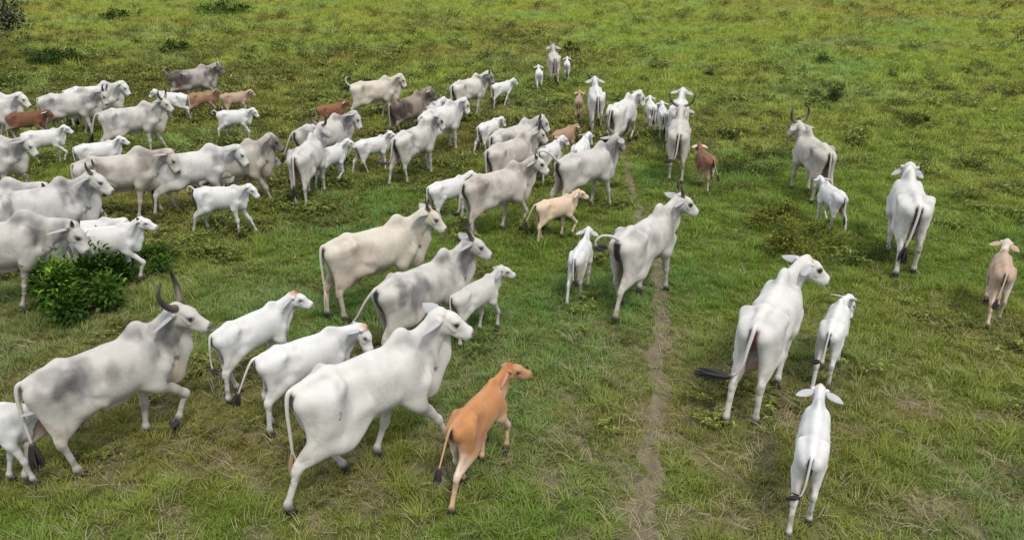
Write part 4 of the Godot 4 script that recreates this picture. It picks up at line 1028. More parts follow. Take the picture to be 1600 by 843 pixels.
		egg(at.call(0.355, -0.052), Vector3(0.06, 0.034, 0.05) * s, 0.025, -38)
		cap(at.call(0.08, 0.075, 0.05), at.call(0.17, 0.072, 0.06), 0.040 * s, 0.036 * s, 0.03)
		egg(at.call(0.15, 0.035, 0.116), Vector3(0.034, 0.022, 0.026) * s, 0.02, -38, true)
		egg(at.call(0.14, 0.0, 0.083), Vector3(0.075, 0.03, 0.022) * s, 0.03, -50)
		cap(at.call(-0.03, 0.095, 0.0), at.call(-0.01, 0.085, 0.05), 0.045 * s, 0.035 * s, 0.04)
		egg(at.call(0.412, 0.022, 0.040), Vector3(0.015, 0.013, 0.015) * s, 0.012, -20, true)
		cap(at.call(-0.02, 0.02, 0.09), at.call(-0.03, 0.03, 0.13), 0.038 * s, 0.03 * s, 0.03)

	# bones: 0 body, 1 lower neck, 2 upper neck, 3 head, then for right (+z) and left: fore 4..7, hind 8..11 / 12..15, 16..19
	func weigh() -> void:
		var seg: Array = []
		var n0: Vector3 = J.n0
		seg.append([0, Vector3(J.hip.x - 0.1, 1.18, 0), Vector3(n0.x - 0.15, 1.2, 0), 0.23])
		seg.append([0, Vector3(J.st.x, 0.95, 0), Vector3(J.sh.x, 0.95, 0), 0.23])
		seg.append([0, Vector3(J.hip.x - 0.2, 1.15, 0), Vector3(J.hip.x, 1.25, 0), 0.17])
		seg.append([0, Vector3(n0.x + 0.05, 0.82, 0), Vector3(n0.x - 0.05, 0.85, 0), 0.13])
		seg.append([1, n0 + Vector3(0.06, 0, 0), J.n1, 0.17])
		seg.append([2, J.n1, J.h - Vector3(0.06, 0.04, 0), 0.14])
		seg.append([3, J.h, J.h + Vector3(0.30, -0.22, 0), 0.11])
		var chain := [["sh", "el", 0.10], ["el", "kn", 0.075], ["kn", "ff", 0.045], ["ff", "fh", 0.045], ["hip", "st", 0.15], ["st", "ho", 0.085], ["ho", "hf", 0.05], ["hf", "hh", 0.045]]
		for c in chain.size():
			seg.append([4 + c, J[chain[c][0]], J[chain[c][1]], chain[c][2]])
		var few := PackedInt32Array()
		bone.resize(verts.size() * 4)
		wt.resize(verts.size() * 4)
		var w := PackedFloat32Array()
		w.resize(12)
		for v in verts.size():
			var p := verts[v]
			var left := p.z < 0.0
			p.z = absf(p.z)
			w.fill(0.0)
			for s in seg:
				var a: Vector3 = s[1]
				var b: Vector3 = s[2] - a
				var t := clampf((p - a).dot(b) / b.length_squared(), 0.0, 1.0)
				var q := (p - a - b * t).length() / float(s[3])
				q = maxf(q, 0.08)
				var x := 1.0 / (q * q * q)
				w[s[0]] = maxf(w[s[0]], x * x)
			for k in 4:
				var best := 0
				for i in 12:
					if w[i] > w[best]:
						best = i
				var id := best
				if left and best >= 4:
					id += 8
				bone[v * 4 + k] = id
				wt[v * 4 + k] = w[best]
				w[best] = -1.0
			var sum := 0.0
			for k in 4:
				sum += maxf(wt[v * 4 + k], 0.0)
			for k in 4:
				wt[v * 4 + k] = maxf(wt[v * 4 + k], 0.0) / sum
# ---------------------------------------------------------------- posing, colouring and putting together one animal
class Build:
	var v := PackedVector3Array()
	var n := PackedVector3Array()
	var c := PackedColorArray()
	var i := PackedInt32Array()
	# make every face turn the way its normals point
	func face_out() -> Build:
		for t in range(0, i.size(), 3):
			var a := v[i[t]]
			if (v[i[t + 2]] - a).cross(v[i[t + 1]] - a).dot(n[i[t]] + n[i[t + 1]] + n[i[t + 2]]) < 0.0:
				var k := i[t + 1]
				i[t + 1] = i[t + 2]
				i[t + 2] = k
		return self
	func commit(m: Material) -> ArrayMesh:
		var arr := []
		arr.resize(Mesh.ARRAY_MAX)
		arr[Mesh.ARRAY_VERTEX] = v
		arr[Mesh.ARRAY_NORMAL] = n
		if c.size() == v.size():
			arr[Mesh.ARRAY_COLOR] = c
		arr[Mesh.ARRAY_INDEX] = i
		var am := ArrayMesh.new()
		am.add_surface_from_arrays(Mesh.PRIMITIVE_TRIANGLES, arr)
		am.surface_set_material(0, m)
		return am
	# a round tube along points with a radius at each
	func tube(pts: PackedVector3Array, rad: PackedFloat32Array, sides: int, cols: PackedColorArray) -> void:
		var up := Vector3(0.13, 0.2, 0.97)
		var base := v.size()
		var total := pts.size()
		for k in total:
			var d := (pts[mini(k + 1, total - 1)] - pts[maxi(k - 1, 0)]).normalized()
			up = (up - d * up.dot(d)).normalized()
			var r := d.cross(up)
			for s in sides:
				var a := TAU * s / sides
				var q := up * cos(a) + r * sin(a)
				v.append(pts[k] + q * rad[k]); n.append(q); c.append(cols[k])
		for k in total - 1:
			for s in sides:
				var a := base + k * sides + s
				var b := base + k * sides + (s + 1) % sides
				i.append_array([a, a + sides, b, b, a + sides, b + sides])
		for e in 2:
			var at := 0 if e == 0 else total - 1
			var tip := v.size()
			v.append(pts[at]); n.append((pts[at] - pts[1 if e == 0 else total - 2]).normalized()); c.append(cols[at])
			for s in sides:
				var a := base + at * sides + s
				var b := base + at * sides + (s + 1) % sides
				if e == 0: i.append_array([tip, a, b])
				else: i.append_array([tip, b, a])

static func spline(ctrl: Array, steps: int) -> PackedVector3Array:
	var out := PackedVector3Array()
	for k in ctrl.size() - 1:
		var p0: Vector3 = ctrl[maxi(k - 1, 0)]
		var p1: Vector3 = ctrl[k]
		var p2: Vector3 = ctrl[k + 1]
		var p3: Vector3 = ctrl[mini(k + 2, ctrl.size() - 1)]
		for s in steps:
			out.append(p1.cubic_interpolate(p2, p0, p3, float(s) / steps))
	out.append(ctrl[ctrl.size() - 1])
	return out

func turn_about(p: Vector3, axis: Vector3, deg: float) -> Transform3D:
	var b := Basis(axis, deg_to_rad(deg))
	return Transform3D(b, p - b * p)

# gait: four legs, right fore, right hind, left fore, left hind -> [swing in degrees, flex 0..1]
func gait(ph: float, stride := 1.0) -> Array:
	var out := []
	for off in [0.72, 0.5, 0.22, 0.0]:
		var u := fposmod(ph + off, 1.0)
		if u < 0.62:
			out.append([lerpf(19, -21, u / 0.62) * stride, 0.0])
		else:
			var t := (u - 0.62) / 0.38
			out.append([lerpf(-21, 19, smoothstep(0, 1, t)) * stride, sin(t * PI) * 0.8])
	return out

func pose_bones(F: Flesh, legs: Array, neck: Vector2, head: Vector3) -> Array[Transform3D]:
	var M: Array[Transform3D] = []
	M.resize(20)
	M[0] = Transform3D.IDENTITY
	var J := F.J
	# neck: pitch + raises, yaw + turns to the right (+z)
	var r1 := turn_about(J.n0, Vector3(0, 1, 0), -neck.y * 0.5) * turn_about(J.n0, Vector3(0, 0, 1), neck.x * 0.6)
	M[1] = r1
	M[2] = r1 * turn_about(J.n1, Vector3(0, 1, 0), -neck.y * 0.5) * turn_about(J.n1, Vector3(0, 0, 1), neck.x * 0.4)
	M[3] = M[2] * turn_about(J.h, Vector3(0, 1, 0), -head.y) * turn_about(J.h, Vector3(0, 0, 1), head.x) * turn_about(J.h, Vector3(1, 0, 0), head.z)
	for side in 2:
		var f := Vector3(1, 1, 1 if side == 0 else -1)
		var b := 4 + side * 8
		var s: float = legs[side * 2][0]
		var x: float = legs[side * 2][1]
		var z := Vector3(0, 0, 1)
		var a1 := s * 0.75 + x * 10.0
		var a2 := s * 0.35 + x * 22.0
		var a3 := -x * 78.0
		var a4 := -x * 50.0 - (a1 + a2) * 0.75 * (1.0 - x)
		M[b] = turn_about(J.sh * f, z, a1)
		M[b + 1] = M[b] * turn_about(J.el * f, z, a2)
		M[b + 2] = M[b + 1] * turn_about(J.kn * f, z, a3)
		M[b + 3] = M[b + 2] * turn_about(J.ff * f, z, a4)
		s = legs[side * 2 + 1][0]
		x = legs[side * 2 + 1][1]
		a1 = s * 0.85 + x * 16.0
		a2 = -0.004 * s * s + s * 0.12 - x * 42.0
		a3 = 0.006 * s * s + (s * 0.1 if s > 0.0 else s * 0.15) + x * 40.0
		a4 = -x * 55.0 - (a1 + a2 + a3) * 0.75 * (1.0 - x)
		M[b + 4] = turn_about(J.hip * f, z, a1)
		M[b + 5] = M[b + 4] * turn_about(J.st * f, z, a2)
		M[b + 6] = M[b + 5] * turn_about(J.ho * f, z, a3)
		M[b + 7] = M[b + 6] * turn_about(J.hf * f, z, a4)
		for q in 2:
			var toe: Vector3 = (J.fh if q == 0 else J.hh) * f
			var foot := M[b + q * 4 + 3]
			var y := minf((foot * (toe + Vector3(0.05, -0.045, 0))).y, (foot * (toe + Vector3(-0.05, -0.045, 0))).y)
			var flex: float = legs[side * 2 + q][1]
			if flex < 0.2 or y < 0.0:
				for k in 4:
					M[b + q * 4 + k] = Transform3D(Basis.IDENTITY, Vector3(0, -y, 0)) * M[b + q * 4 + k]
	return M

static func bump(p: Vector3, c: Vector3, r: Vector3) -> float:
	var d := ((p - c) / r).length_squared()
	return clampf(1.35 * exp(-d * 1.3) - 0.08, 0.0, 1.0)

func coat_colours(F: Flesh, o: Dictionary) -> PackedColorArray:
	var out := PackedColorArray()
	out.resize(F.verts.size())
	var J := F.J
	var base: Color = o.get("base", Color(0.72, 0.70, 0.67))
	var gray: Color = o.get("gray", Color(0.33, 0.32, 0.325))
	var front: float = o.get("front", 0.25)
	var rear: float = o.get("rear", 0.2)
	var patch: float = o.get("patch", 0.0)
	var mott: float = o.get("mottle", 0.25)
	var warm: float = o.get("warm", 0.3)
	var face: Color = o.get("face", base)
	var poll: Color = o.get("poll", base)
	var leg: Color = o.get("leg", base.lerp(Color(0.30, 0.26, 0.22), 0.35))
	var under: Color = o.get("under", Color(0.025, 0.017, 0.015))
	var slim := 0.62 if F.kind == "calf" else 1.0
	var grime: float = o.get("grime", 0.7)
	var eye_dark: float = o.get("eye", 0.7)
	var buff: Color = o.get("buff", Color(0.55, 0.40, 0.30))
	var h: Vector3 = J.h
	var hs := 0.86 if F.kind == "calf" else 1.0
	var shift: Vector3 = Vector3(o.get("seed", 1), 0, 0) * 3.7
	var muzzle := h + (Vector3(0.79, -0.61, 0) * 0.425) * hs
	var brow := h + (Vector3(0.79, -0.61, 0) * 0.15 + Vector3(0.61, 0.79, 0) * 0.035 + Vector3(0, 0, 0.10)) * hs
	var mscale: float = o.get("muzzle", 0.8)
	for k in F.verts.size():
		var p := F.verts[k]
		var q := Vector3(p.x, p.y, absf(p.z))
		var big := noise.get_noise_3dv(Vector3(p.x * 2.9, p.y * 1.7, p.z * 2.2) + shift)
		var fin := noise.get_noise_3dv(p * 9.0 - shift)
		var c := base
		var g := front * (bump(q, Vector3(J.n1.x, J.n1.y - 0.05, 0.05), Vector3(0.32, 0.26, 0.25)) + 0.8 * bump(q, J.sh + Vector3(0.02, 0.02, 0.02), Vector3(0.12, 0.30, 0.14)) + 0.9 * bump(q, Vector3(J.sh.x - 0.03, 1.45, 0), Vector3(0.2, 0.1, 0.15)))
		g += rear * (bump(q, J.hip + Vector3(0.10, 0.08, 0.1), Vector3(0.30, 0.24, 0.25)) + 0.45 * bump(q, Vector3(J.st.x + 0.14, 1.12, 0.25), Vector3(0.26, 0.24, 0.28)))
		g += patch * smoothstep(J.st.x + 0.30, J.st.x - 0.22, p.x + big * 0.45 + fin * 0.12 - (q.y - 1.0) * 0.25) * smoothstep(0.62, 0.85, q.y)
		g *= 1.0 + big * 1.3
		g += mott * (big * 1.7 + fin * 0.5 + 0.08)
		c = c.lerp(gray, clampf(g, 0.0, 0.95))
		var w := warm * (smoothstep(0.95, 0.62, q.y) * smoothstep(0.35, 0.6, q.y) * 0.8 + maxf(big, 0.0) * 0.3)
		c = c.lerp(buff, clampf(w, 0.0, 0.8))
		if p.x > h.x - 0.08:
			c = c.lerp(face, 0.8 * smoothstep(h.x - 0.08, h.x + 0.05, p.x))
			c = c.lerp(poll, bump(q, h + Vector3(0.04, 0.10, 0) * hs, Vector3(0.10, 0.06, 0.09)))
			c = c.lerp(Color(0.03, 0.028, 0.03), mscale * smoothstep(0.105 * hs, 0.06 * hs, (q - muzzle).length()))
			c = c.lerp(Color(0.03, 0.022, 0.02), eye_dark * clampf(1.7 - 1.3 * ((q - brow) / (Vector3(0.055, 0.036, 0.05) * (0.7 + 0.5 * eye_dark))).length(), 0, 1))
		if q.y < 0.62 and (p.x > J.st.x - 0.1 or q.y < 0.56):
			c = c.lerp(leg, 0.75 * smoothstep(0.60, 0.30, q.y + fin * 0.1))
			c = c.lerp(Color(0.045, 0.038, 0.035), smoothstep(0.19, 0.09, q.y + fin * 0.04) * 0.85)
		# mud and dung dried on the legs, belly and hindquarters
		var dirt := smoothstep(0.02, 0.45, noise.get_noise_3dv(p * 5.0 + shift * 2.0) + 0.25 * fin) * (0.55 * smoothstep(0.85, 0.40, q.y) + 0.35 * smoothstep(J.st.x, J.hip.x - 0.2, p.x) * smoothstep(1.2, 0.9, q.y))
		c = c.lerp(Color(0.17, 0.135, 0.085), dirt * grime)
		# bare dark skin below the tail, pink between the thighs
		if p.x < J.hip.x:
			var slit := smoothstep(0.078 * slim, 0.045 * slim, q.z + fin * 0.016) * smoothstep(0.80, 0.95, q.y) * smoothstep(J.tail.y + 0.0, J.tail.y - 0.05, q.y) * smoothstep(J.hip.x - 0.05, J.hip.x - 0.16, p.x)
			c = c.lerp(under, slit)
			var pink := smoothstep(0.11, 0.05, q.z) * smoothstep(0.98, 0.80, q.y) * smoothstep(0.55, 0.66, q.y)
			c = c.lerp(Color(0.36, 0.20, 0.15), pink * 0.75)
		elif q.y < 0.74 and p.x < J.st.x + 0.12 and q.z < 0.12:
			c = c.lerp(Color(0.42, 0.25, 0.18), 0.7)
		out[k] = c
	if o.has("spots_and_shade"):  # coat markings, and on bony grey cows shade painted into the hollows
		for s in o.spots_and_shade:
			for k in F.verts.size():
				c_spot_shade(out, k, F.verts[k], s, noise.get_noise_3dv(F.verts[k] * 6.0 + shift))
	return out

func c_spot_shade(out: PackedColorArray, k: int, p: Vector3, s: Array, fin: float) -> void:
	var d := ((p - (s[0] as Vector3)) / (s[1] as Vector3)).length() + fin * 0.35
	if d < 1.45:
		out[k] = out[k].lerp(s[2], (1.0 - smoothstep(0.2, 1.4, d)) * float(s[3]))

func add_ear(B: Build, M: Transform3D, h: Vector3, s: float, side: float, droop: float, back: float, inner: Color, outer: Color) -> void:
	var root := h + Vector3(-0.035, 0.01, side * 0.11) * s
	var along := Vector3(-sin(deg_to_rad(back)), -sin(deg_to_rad(droop)), side).normalized()
	var face := Vector3(0.40, -0.80, 0.0)
	face = (face - along * face.dot(along)).normalized()
	var over := along.cross(face) * side
	var nu := 9
	var nv := 6
	for sheet in 2:
		var base := B.v.size()
		for a in nu + 1:
			var u := float(a) / nu
			var wide := 0.072 * pow(sin(PI * pow(clampf(u * 0.93 + 0.07, 0, 1), 0.85)), 0.75) + 0.004
			for b in nv + 1:
				var t := float(b) / nv * 2.0 - 1.0
				var cup := (1.0 - t * t) * 0.028 * (1.0 - u * 0.6)
				var thick := 0.006 * (1.0 - t * t) * (1.0 - u * 0.5)
				var p := root + (along * (0.30 * u) + over * (wide * t + 0.015 * u * u) + face * (-cup + 0.018 * u * u + (thick if sheet == 0 else -thick))) * s
				B.v.append(M * p)
				var nn := (face + over * t * -0.55) if sheet == 0 else (-face + over * t * 0.55)
				B.n.append((M.basis * nn).normalized())
				var rim := smoothstep(0.7, 1.0, absf(t))
				B.c.append((inner if sheet == 0 else outer).lerp(outer.lerp(Color(0.1, 0.1, 0.11), 0.4), rim * 0.6))
		for a in nu:
			for b in nv:
				var q := base + a * (nv + 1) + b
				if (sheet == 0) != (side > 0):
					B.i.append_array([q, q + 1, q + nv + 1, q + 1, q + nv + 2, q + nv + 1])
				else:
					B.i.append_array([q, q + nv + 1, q + 1, q + 1, q + nv + 1, q + nv + 2])

func hoof_mesh() -> ArrayMesh:
	var B := Build.new()
	for claw in [-1.0, 1.0]:
		var ring := []
		for r in 4:
			var y: float = [0.0, 0.012, 0.05, 0.082][r]
			var pts := PackedVector3Array()
			for k in 10:
				var a := TAU * k / 10
				var lx := cos(a)
				var grow: float = [1.0, 1.03, 0.9, 0.74][r]
				pts.append(Vector3(lx * (0.058 if lx > 0 else 0.046) * grow - y * 0.32 + 0.012, y, sin(a) * 0.0225 * grow * (1.0 - 0.25 * maxf(lx, 0)) + claw * (0.0245 - maxf(lx, 0) * -0.003)))
			ring.append(pts)
		for r in 3:
			for k in 10:
				var a: Vector3 = ring[r][k]
				var b: Vector3 = ring[r][(k + 1) % 10]
				var c: Vector3 = ring[r + 1][k]
				var d: Vector3 = ring[r + 1][(k + 1) % 10]
				var nn := (b - a).cross(c - a).normalized()
				var at := B.v.size()
				B.v.append_array([a, b, c, d])
				var ax := Vector3(0.01, 0.03, claw * 0.024)
				for p in [a, b, c, d]:
					B.n.append(((p - ax) * Vector3(1, 0.3, 1)).normalized())
				B.i.append_array([at, at + 1, at + 2, at + 1, at + 3, at + 2])
		var top := B.v.size()
		for r in [0, 3]:
			var mid := B.v.size()
			var sum := Vector3.ZERO
			for k in 10: sum += ring[r][k]
			B.v.append(sum / 10.0); B.n.append(Vector3(0, -1 if r == 0 else 1, 0))
			for k in 10:
				B.v.append(ring[r][k]); B.n.append(Vector3(0, -1 if r == 0 else 1, 0))
			for k in 10:
				if r == 0: B.i.append_array([mid, mid + 1 + (k + 1) % 10, mid + 1 + k])
				else: B.i.append_array([mid, mid + 1 + k, mid + 1 + (k + 1) % 10])
	return B.face_out().commit(mat_hoof)

const HORN := {
	"lyre": [Vector3(0, 0, 0), Vector3(-0.02, 0.06, 0.09), Vector3(-0.05, 0.17, 0.165), Vector3(-0.06, 0.30, 0.165), Vector3(-0.02, 0.41, 0.09)],
	"wide": [Vector3(0, 0, 0), Vector3(-0.02, 0.04, 0.11), Vector3(-0.06, 0.13, 0.23), Vector3(-0.08, 0.27, 0.30), Vector3(-0.06, 0.42, 0.30)],
	"ring": [Vector3(0, 0, 0), Vector3(-0.01, 0.05, 0.09), Vector3(-0.02, 0.15, 0.14), Vector3(-0.02, 0.24, 0.12), Vector3(-0.01, 0.30, 0.05)],
	"up": [Vector3(0, 0, 0), Vector3(-0.02, 0.06, 0.035), Vector3(-0.05, 0.14, 0.055), Vector3(-0.06, 0.22, 0.04)],
	"stub": [Vector3(0, -0.01, 0), Vector3(-0.005, 0.03, 0.02), Vector3(-0.015, 0.075, 0.035)],
	"out": [Vector3(0, -0.01, 0), Vector3(0, 0.03, 0.08), Vector3(-0.02, 0.07, 0.16), Vector3(-0.03, 0.13, 0.21)],
}

func tail_points(how: String, d: float, len_: float) -> Array:
	# offsets from the tail head; the last stretch carries the tuft; d: how far it swings to the side (+ right)
	match how:
		"hang":
			return [Vector3(0.07, -0.02, 0), Vector3(-0.015, 0.005, 0), Vector3(-0.062, -0.05, 0), Vector3(-0.08, -0.22, d * 0.1), Vector3(-0.075, -0.50 * len_, d * 0.4), Vector3(-0.07, -0.72 * len_, d * 0.75), Vector3(-0.07, -0.98 * len_, d)]
		"swing":
			return [Vector3(0.07, -0.02, 0), Vector3(-0.015, 0.005, 0), Vector3(-0.065, -0.05, 0), Vector3(-0.10, -0.24, d * 0.05), Vector3(-0.12, -0.48 * len_, d * 0.12), Vector3(-0.13, -0.63 * len_, d * 0.35), Vector3(-0.14, -0.66 * len_, d)]
		"back":
			return [Vector3(0.07, -0.02, 0), Vector3(-0.02, 0.01, 0), Vector3(-0.09, -0.03, 0), Vector3(-0.17, -0.18, d * 0.2), Vector3(-0.24, -0.42 * len_, d * 0.5), Vector3(-0.30, -0.60 * len_, d * 0.8), Vector3(-0.36, -0.80 * len_, d)]
		"loop":
			return [Vector3(0.07, -0.02, 0), Vector3(-0.02, 0.03, 0), Vector3(-0.08, 0.13, d * 0.2), Vector3(-0.16, 0.19, d * 0.5), Vector3(-0.26, 0.14, d * 0.8), Vector3(-0.27, 0.02, d), Vector3(-0.20, -0.10, d)]
		"crook":
			return [Vector3(0.07, -0.02, 0), Vector3(-0.02, 0.025, 0), Vector3(-0.09, 0.08, d * 0.25), Vector3(-0.17, 0.085, d * 0.7), Vector3(-0.23, 0.01, d), Vector3(-0.21, -0.09, d * 1.0), Vector3(-0.13, -0.13, d * 0.75)]
		"arch":
			return [Vector3(0.07, -0.02, 0), Vector3(-0.03, 0.01, 0), Vector3(-0.12, 0.12, d * 0.2), Vector3(-0.24, 0.22, d * 0.5), Vector3(-0.38, 0.24, d * 0.8), Vector3(-0.46, 0.12, d), Vector3(-0.46, -0.12, d * 1.05)]
		_:
			return [Vector3(0.07, -0.02, 0), Vector3(-0.02, 0.02, 0), Vector3(-0.09, 0.08, d * 0.2), Vector3(-0.13, 0.19, d * 0.5), Vector3(-0.09, 0.27, d * 0.8), Vector3(-0.02, 0.25, d), Vector3(-0.01, 0.17, d)]

var flesh := {}
var hoof_shape: ArrayMesh
var eye_shape: ArrayMesh

func animal(name_: String, label: String, cat: String, group: String, o: Dictionary) -> Node3D:
	var root := Node3D.new()
	root.name = numbered(name_)
	add_child(root)
	root.set_meta("label", label)
	root.set_meta("category", cat)
	if group: root.set_meta("group", group)
	var s: float = o.get("s", 1.0)
	root.position = Vector3(o.x, ground_height(o.x, o.z) - 0.01, o.z)
	root.rotation.y = deg_to_rad(o.get("yaw", 0.0))
	root.scale = Vector3(s, s, s * float(o.get("w", 0.90 + 0.13 * fposmod(float(o.get("seed", 1)) * 0.618, 1.0))))
	var far: bool = o.get("far", false)
	var kind: String = o.get("kind", "cow")
	var F: Flesh = flesh[kind + ("_far" if far else "")]
	var legs: Array = o.legs if o.has("legs") else gait(o.get("ph", 0.0), o.get("stride", 1.0))
	var nk: Array = o.get("neck", [0, 0])
	var hd: Array = o.get("head", [0, 0, 0])
	var M := pose_bones(F, legs, Vector2(nk[0], nk[1]), Vector3(hd[0], hd[1], hd[2]))
	var B := Build.new()
	var nv := F.verts.size()
	B.v.resize(nv)
	B.n.resize(nv)
	for k in nv:
		var p := F.verts[k]
		var m := F.norms[k]
		var a := Vector3.ZERO
		var b := Vector3.ZERO
		var at := k * 4
		for q in 4:
			var w := F.wt[at + q]
			if w > 0.004:
				var T := M[F.bone[at + q]]
				a += (T * p) * w
				b += (T.basis * m) * w
		B.v[k] = a
		B.n[k] = b.normalized()
	B.i = F.index.duplicate()
	B.c = coat_colours(F, o)
	var base: Color = o.get("base", Color(0.72, 0.70, 0.67))
	var hs := 0.86 if kind == "calf" else 1.0
	var ears: Array = o.get("ears", [14, 42])
	var ear_in: Color = o.get("ear_in", Color(0.26, 0.26, 0.30))
	var ear_out: Color = o.get("ear_out", base.lerp(Color(0.25, 0.26, 0.30), 0.62))
	for side in [1.0, -1.0]:
		add_ear(B, M[3], F.J.h, hs * float(o.get("ear_size", 1.0)), side, ears[0], ears[1], ear_in, ear_out)
	# tail, part of the body; the tuft is its own part
	var tl: Array = o.get("tail", ["hang", 0.0])
	var raw := tail_points(tl[0], tl[1], 0.86 if kind == "calf" else 1.0)
	var pts := spline(raw, 3 if far else 5)
	var cut := pts.size() - (4 if far else 6)
	var tp := PackedVector3Array()
	var tr := PackedFloat32Array()
	var tc := PackedColorArray()
	var thin := 0.8 if kind == "calf" else 1.0
	for k in cut + 1:
		var t := float(k) / cut
		tp.append(F.J.tail + pts[k])
		tr.append((lerpf(0.040, 0.0145, pow(t, 0.45))) * thin)
		tc.append(base.lerp(o.get("tail_tint", Color(0.5, 0.46, 0.42)), 0.35 * t))
	B.tube(tp, tr, 6 if far else 9, tc)
	var body := MeshInstance3D.new()
	body.name = "body"
	body.mesh = B.commit(mat_coat)
	root.add_child(body, true)
	# tuft
	var T := Build.new()
	var tcol: Color = o.get("tuft", Color(0.018, 0.016, 0.017))
	var puff: float = o.get("puff", 1.25) * thin
	var r2 := RandomNumberGenerator.new()
	r2.seed = int(o.get("seed", 1)) * 77 + 5
	for st in (8 if far else 26):
		var sp := PackedVector3Array()
		var sr := PackedFloat32Array()
		var sc := PackedColorArray()
		var dev := Vector3(r2.randf_range(-1, 1), r2.randf_range(-0.6, 0.6), r2.randf_range(-1, 1)) * 0.062 * puff
		var stop := r2.randf_range(0.75, 1.12)
		var shade := r2.randf_range(0.7, 1.5)
		for k in range(cut - 1, pts.size()):
			var t := float(k - cut + 1) / (pts.size() - cut)
			var at := pts[k] if k < pts.size() - 1 else pts[k - 1] + (pts[k] - pts[k - 1]) * stop
			sp.append(F.J.tail + at + dev * sin(t * 2.2) * (0.6 + 0.4 * t) + Vector3(0, -0.012 * t * t, 0))
			sr.append((0.017 if far else 0.0125) * puff * (1.0 - 0.75 * t * t) * (1.0 if k < pts.size() - 1 else 0.5))
			sc.append((tcol * shade).lerp(base, 0.0 if t > 0.12 else 0.35))
		T.tube(sp, sr, 4, sc)
	var tuft := MeshInstance3D.new()
	tuft.name = "tail_tuft"
	tuft.mesh = T.face_out().commit(mat_hair)
	root.add_child(tuft, true)
	# hooves
	for side in 2:
		for q in 2:
			var foot := M[4 + side * 8 + q * 4 + 3]
			var toe: Vector3 = (F.J.fh if q == 0 else F.J.hh) * Vector3(1, 1, 1 if side == 0 else -1)
			var hf := MeshInstance3D.new()
			hf.name = "hoof"
			hf.mesh = hoof_shape
			hf.transform = foot * Transform3D(Basis.IDENTITY.scaled(Vector3(1.12, 1.15, 1.12)), toe - Vector3(0, 0.045, 0))
			root.add_child(hf, true)
	for side in [1.0, -1.0]:
		var ey := MeshInstance3D.new()
		ey.name = "eye"
		ey.mesh = eye_shape
		ey.transform = M[3] * Transform3D(Basis.IDENTITY.scaled(Vector3(hs, hs, hs)), F.J.h + (Vector3(0.79, -0.61, 0) * 0.148 + Vector3(0.61, 0.79, 0) * 0.036 + Vector3(0, 0, side * 0.089)) * hs)
		root.add_child(ey, true)
	if o.has("horn"):
		var hn: Array = o.horn
		for side in [1.0, -1.0]:
			var H := Build.new()
			var ctrl := []
			for p in HORN[hn[0]]:
				var q: Vector3 = p * float(hn[1])
				ctrl.append(M[3] * (F.J.h + (Vector3(-0.005, 0.085, 0.065) * hs + q) * Vector3(1, 1, side)))
			var hp := spline(ctrl, 3 if far else 6)
			var hr := PackedFloat32Array()
			var hc := PackedColorArray()
			var thick: float = (hn[2] if hn.size() > 2 else 0.034) * (1.25 if far else 1.1)
			var root_col: Color = o.get("horn_root", Color(0.16, 0.13, 0.10))
			var tip_col: Color = o.get("horn_tip", Color(0.035, 0.032, 0.033))
			for k in hp.size():
				var t := float(k) / (hp.size() - 1)
				hr.append(thick * (1.0 - 0.78 * pow(t, 1.3)) * (1.0 + (0.035 if k % 2 == 0 and t < 0.5 else 0.0)))
				hc.append(root_col.lerp(tip_col, smoothstep(0.1, 0.55, t)))
			H.tube(hp, hr, 6 if far else 10, hc)
			var ho := MeshInstance3D.new()
			ho.name = "horn"
			ho.mesh = H.face_out().commit(mat_horn)
			root.add_child(ho, true)
	if o.has("tag"):
		var tg := MeshInstance3D.new()
		tg.name = "ear_tag"
		var plate := BoxMesh.new()
		plate.size = Vector3(0.012, 0.075, 0.065)
		var blue := StandardMaterial3D.new()
		blue.albedo_color = Color(0.15, 0.42, 0.85)
		plate.material = blue
		tg.mesh = plate
		tg.transform = M[3] * Transform3D(Basis(Vector3(0, 1, 0), 0.3), F.J.h + (o.tag as Vector3))
		root.add_child(tg, true)
	if o.has("brand"):
		brand_marks(root, F, M, o.brand)
	return root

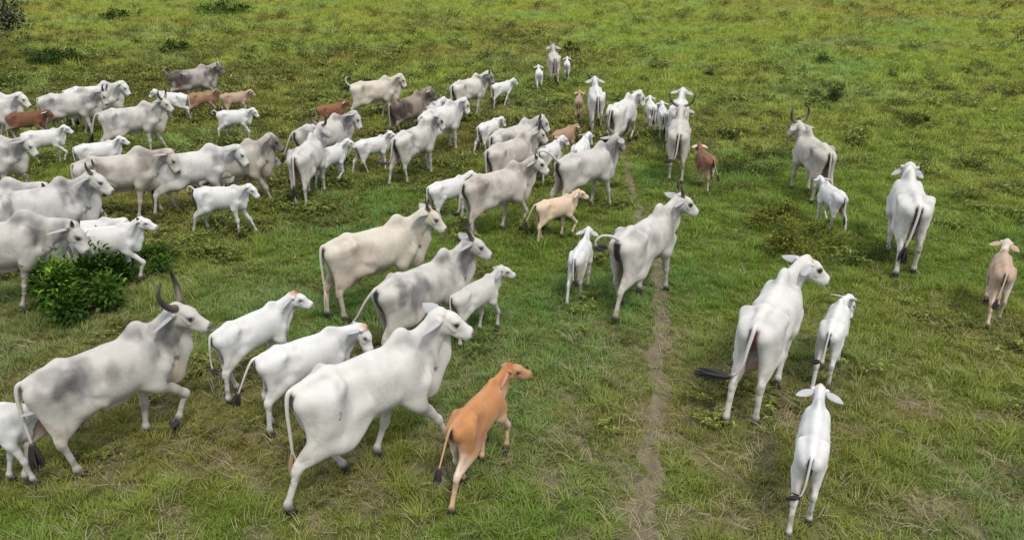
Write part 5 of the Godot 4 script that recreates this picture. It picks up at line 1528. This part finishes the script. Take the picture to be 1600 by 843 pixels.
# a short burnt mark: thin strokes laid along the hide; each stroke is a list of (u, v) in metres from a point of the rest pose
func brand_marks(root: Node3D, F: Flesh, M: Array[Transform3D], marks: Array) -> void:
	for mk in marks:
		var at: Vector3 = mk[0]
		var size: float = mk[1]
		for text in mk[2]:
			var B := Build.new()
			var pts := PackedVector3Array()
			for st in STROKES[text]:
				# nearest skin point
				var p := at + Vector3(st.x, st.y, 0) * size
				var best := -1
				var near := 1e9
				for k in F.verts.size():
					var q := F.verts[k] - p
					if q.z * signf(at.z) > -0.2:
						var d := Vector2(q.x, q.y).length_squared() + (0.0 if F.verts[k].z * at.z > 0 else 1.0) + q.z * q.z * 0.05
						if d < near:
							near = d
							best = k
				var out := Vector3.ZERO
				var nrm := Vector3.ZERO
				p.z = F.verts[best].z
				p -= F.norms[best] * (p - F.verts[best]).dot(F.norms[best])
				for q in 4:
					var T := M[F.bone[best * 4 + q]]
					out += (T * p) * F.wt[best * 4 + q]
					nrm += (T.basis * F.norms[best]) * F.wt[best * 4 + q]
				pts.append(out + nrm.normalized() * 0.001)
			var cols := PackedColorArray()
			var rad := PackedFloat32Array()
			for k in pts.size():
				cols.append(Color(0.03, 0.03, 0.032))
				rad.append(size * 0.10)
			B.tube(pts, rad, 6, cols)
			var bm := MeshInstance3D.new()
			bm.name = "brand_mark"
			bm.mesh = B.face_out().commit(mat_hair)
			root.add_child(bm, true)
			at += Vector3(-size * 1.25, 0, 0) * signf(at.z) * -1.0

const STROKES := {
	"2": [Vector2(-0.5, 0.55), Vector2(-0.2, 0.95), Vector2(0.35, 0.85), Vector2(0.45, 0.4), Vector2(0.0, -0.1), Vector2(-0.5, -0.7), Vector2(0.5, -0.7)],
	"3": [Vector2(-0.4, 0.85), Vector2(0.3, 0.85), Vector2(0.35, 0.3), Vector2(-0.1, 0.1), Vector2(0.4, -0.1), Vector2(0.35, -0.75), Vector2(-0.4, -0.75)],
	"1": [Vector2(0.0, 0.9), Vector2(0.0, 0.0), Vector2(0.0, -0.9)],
}
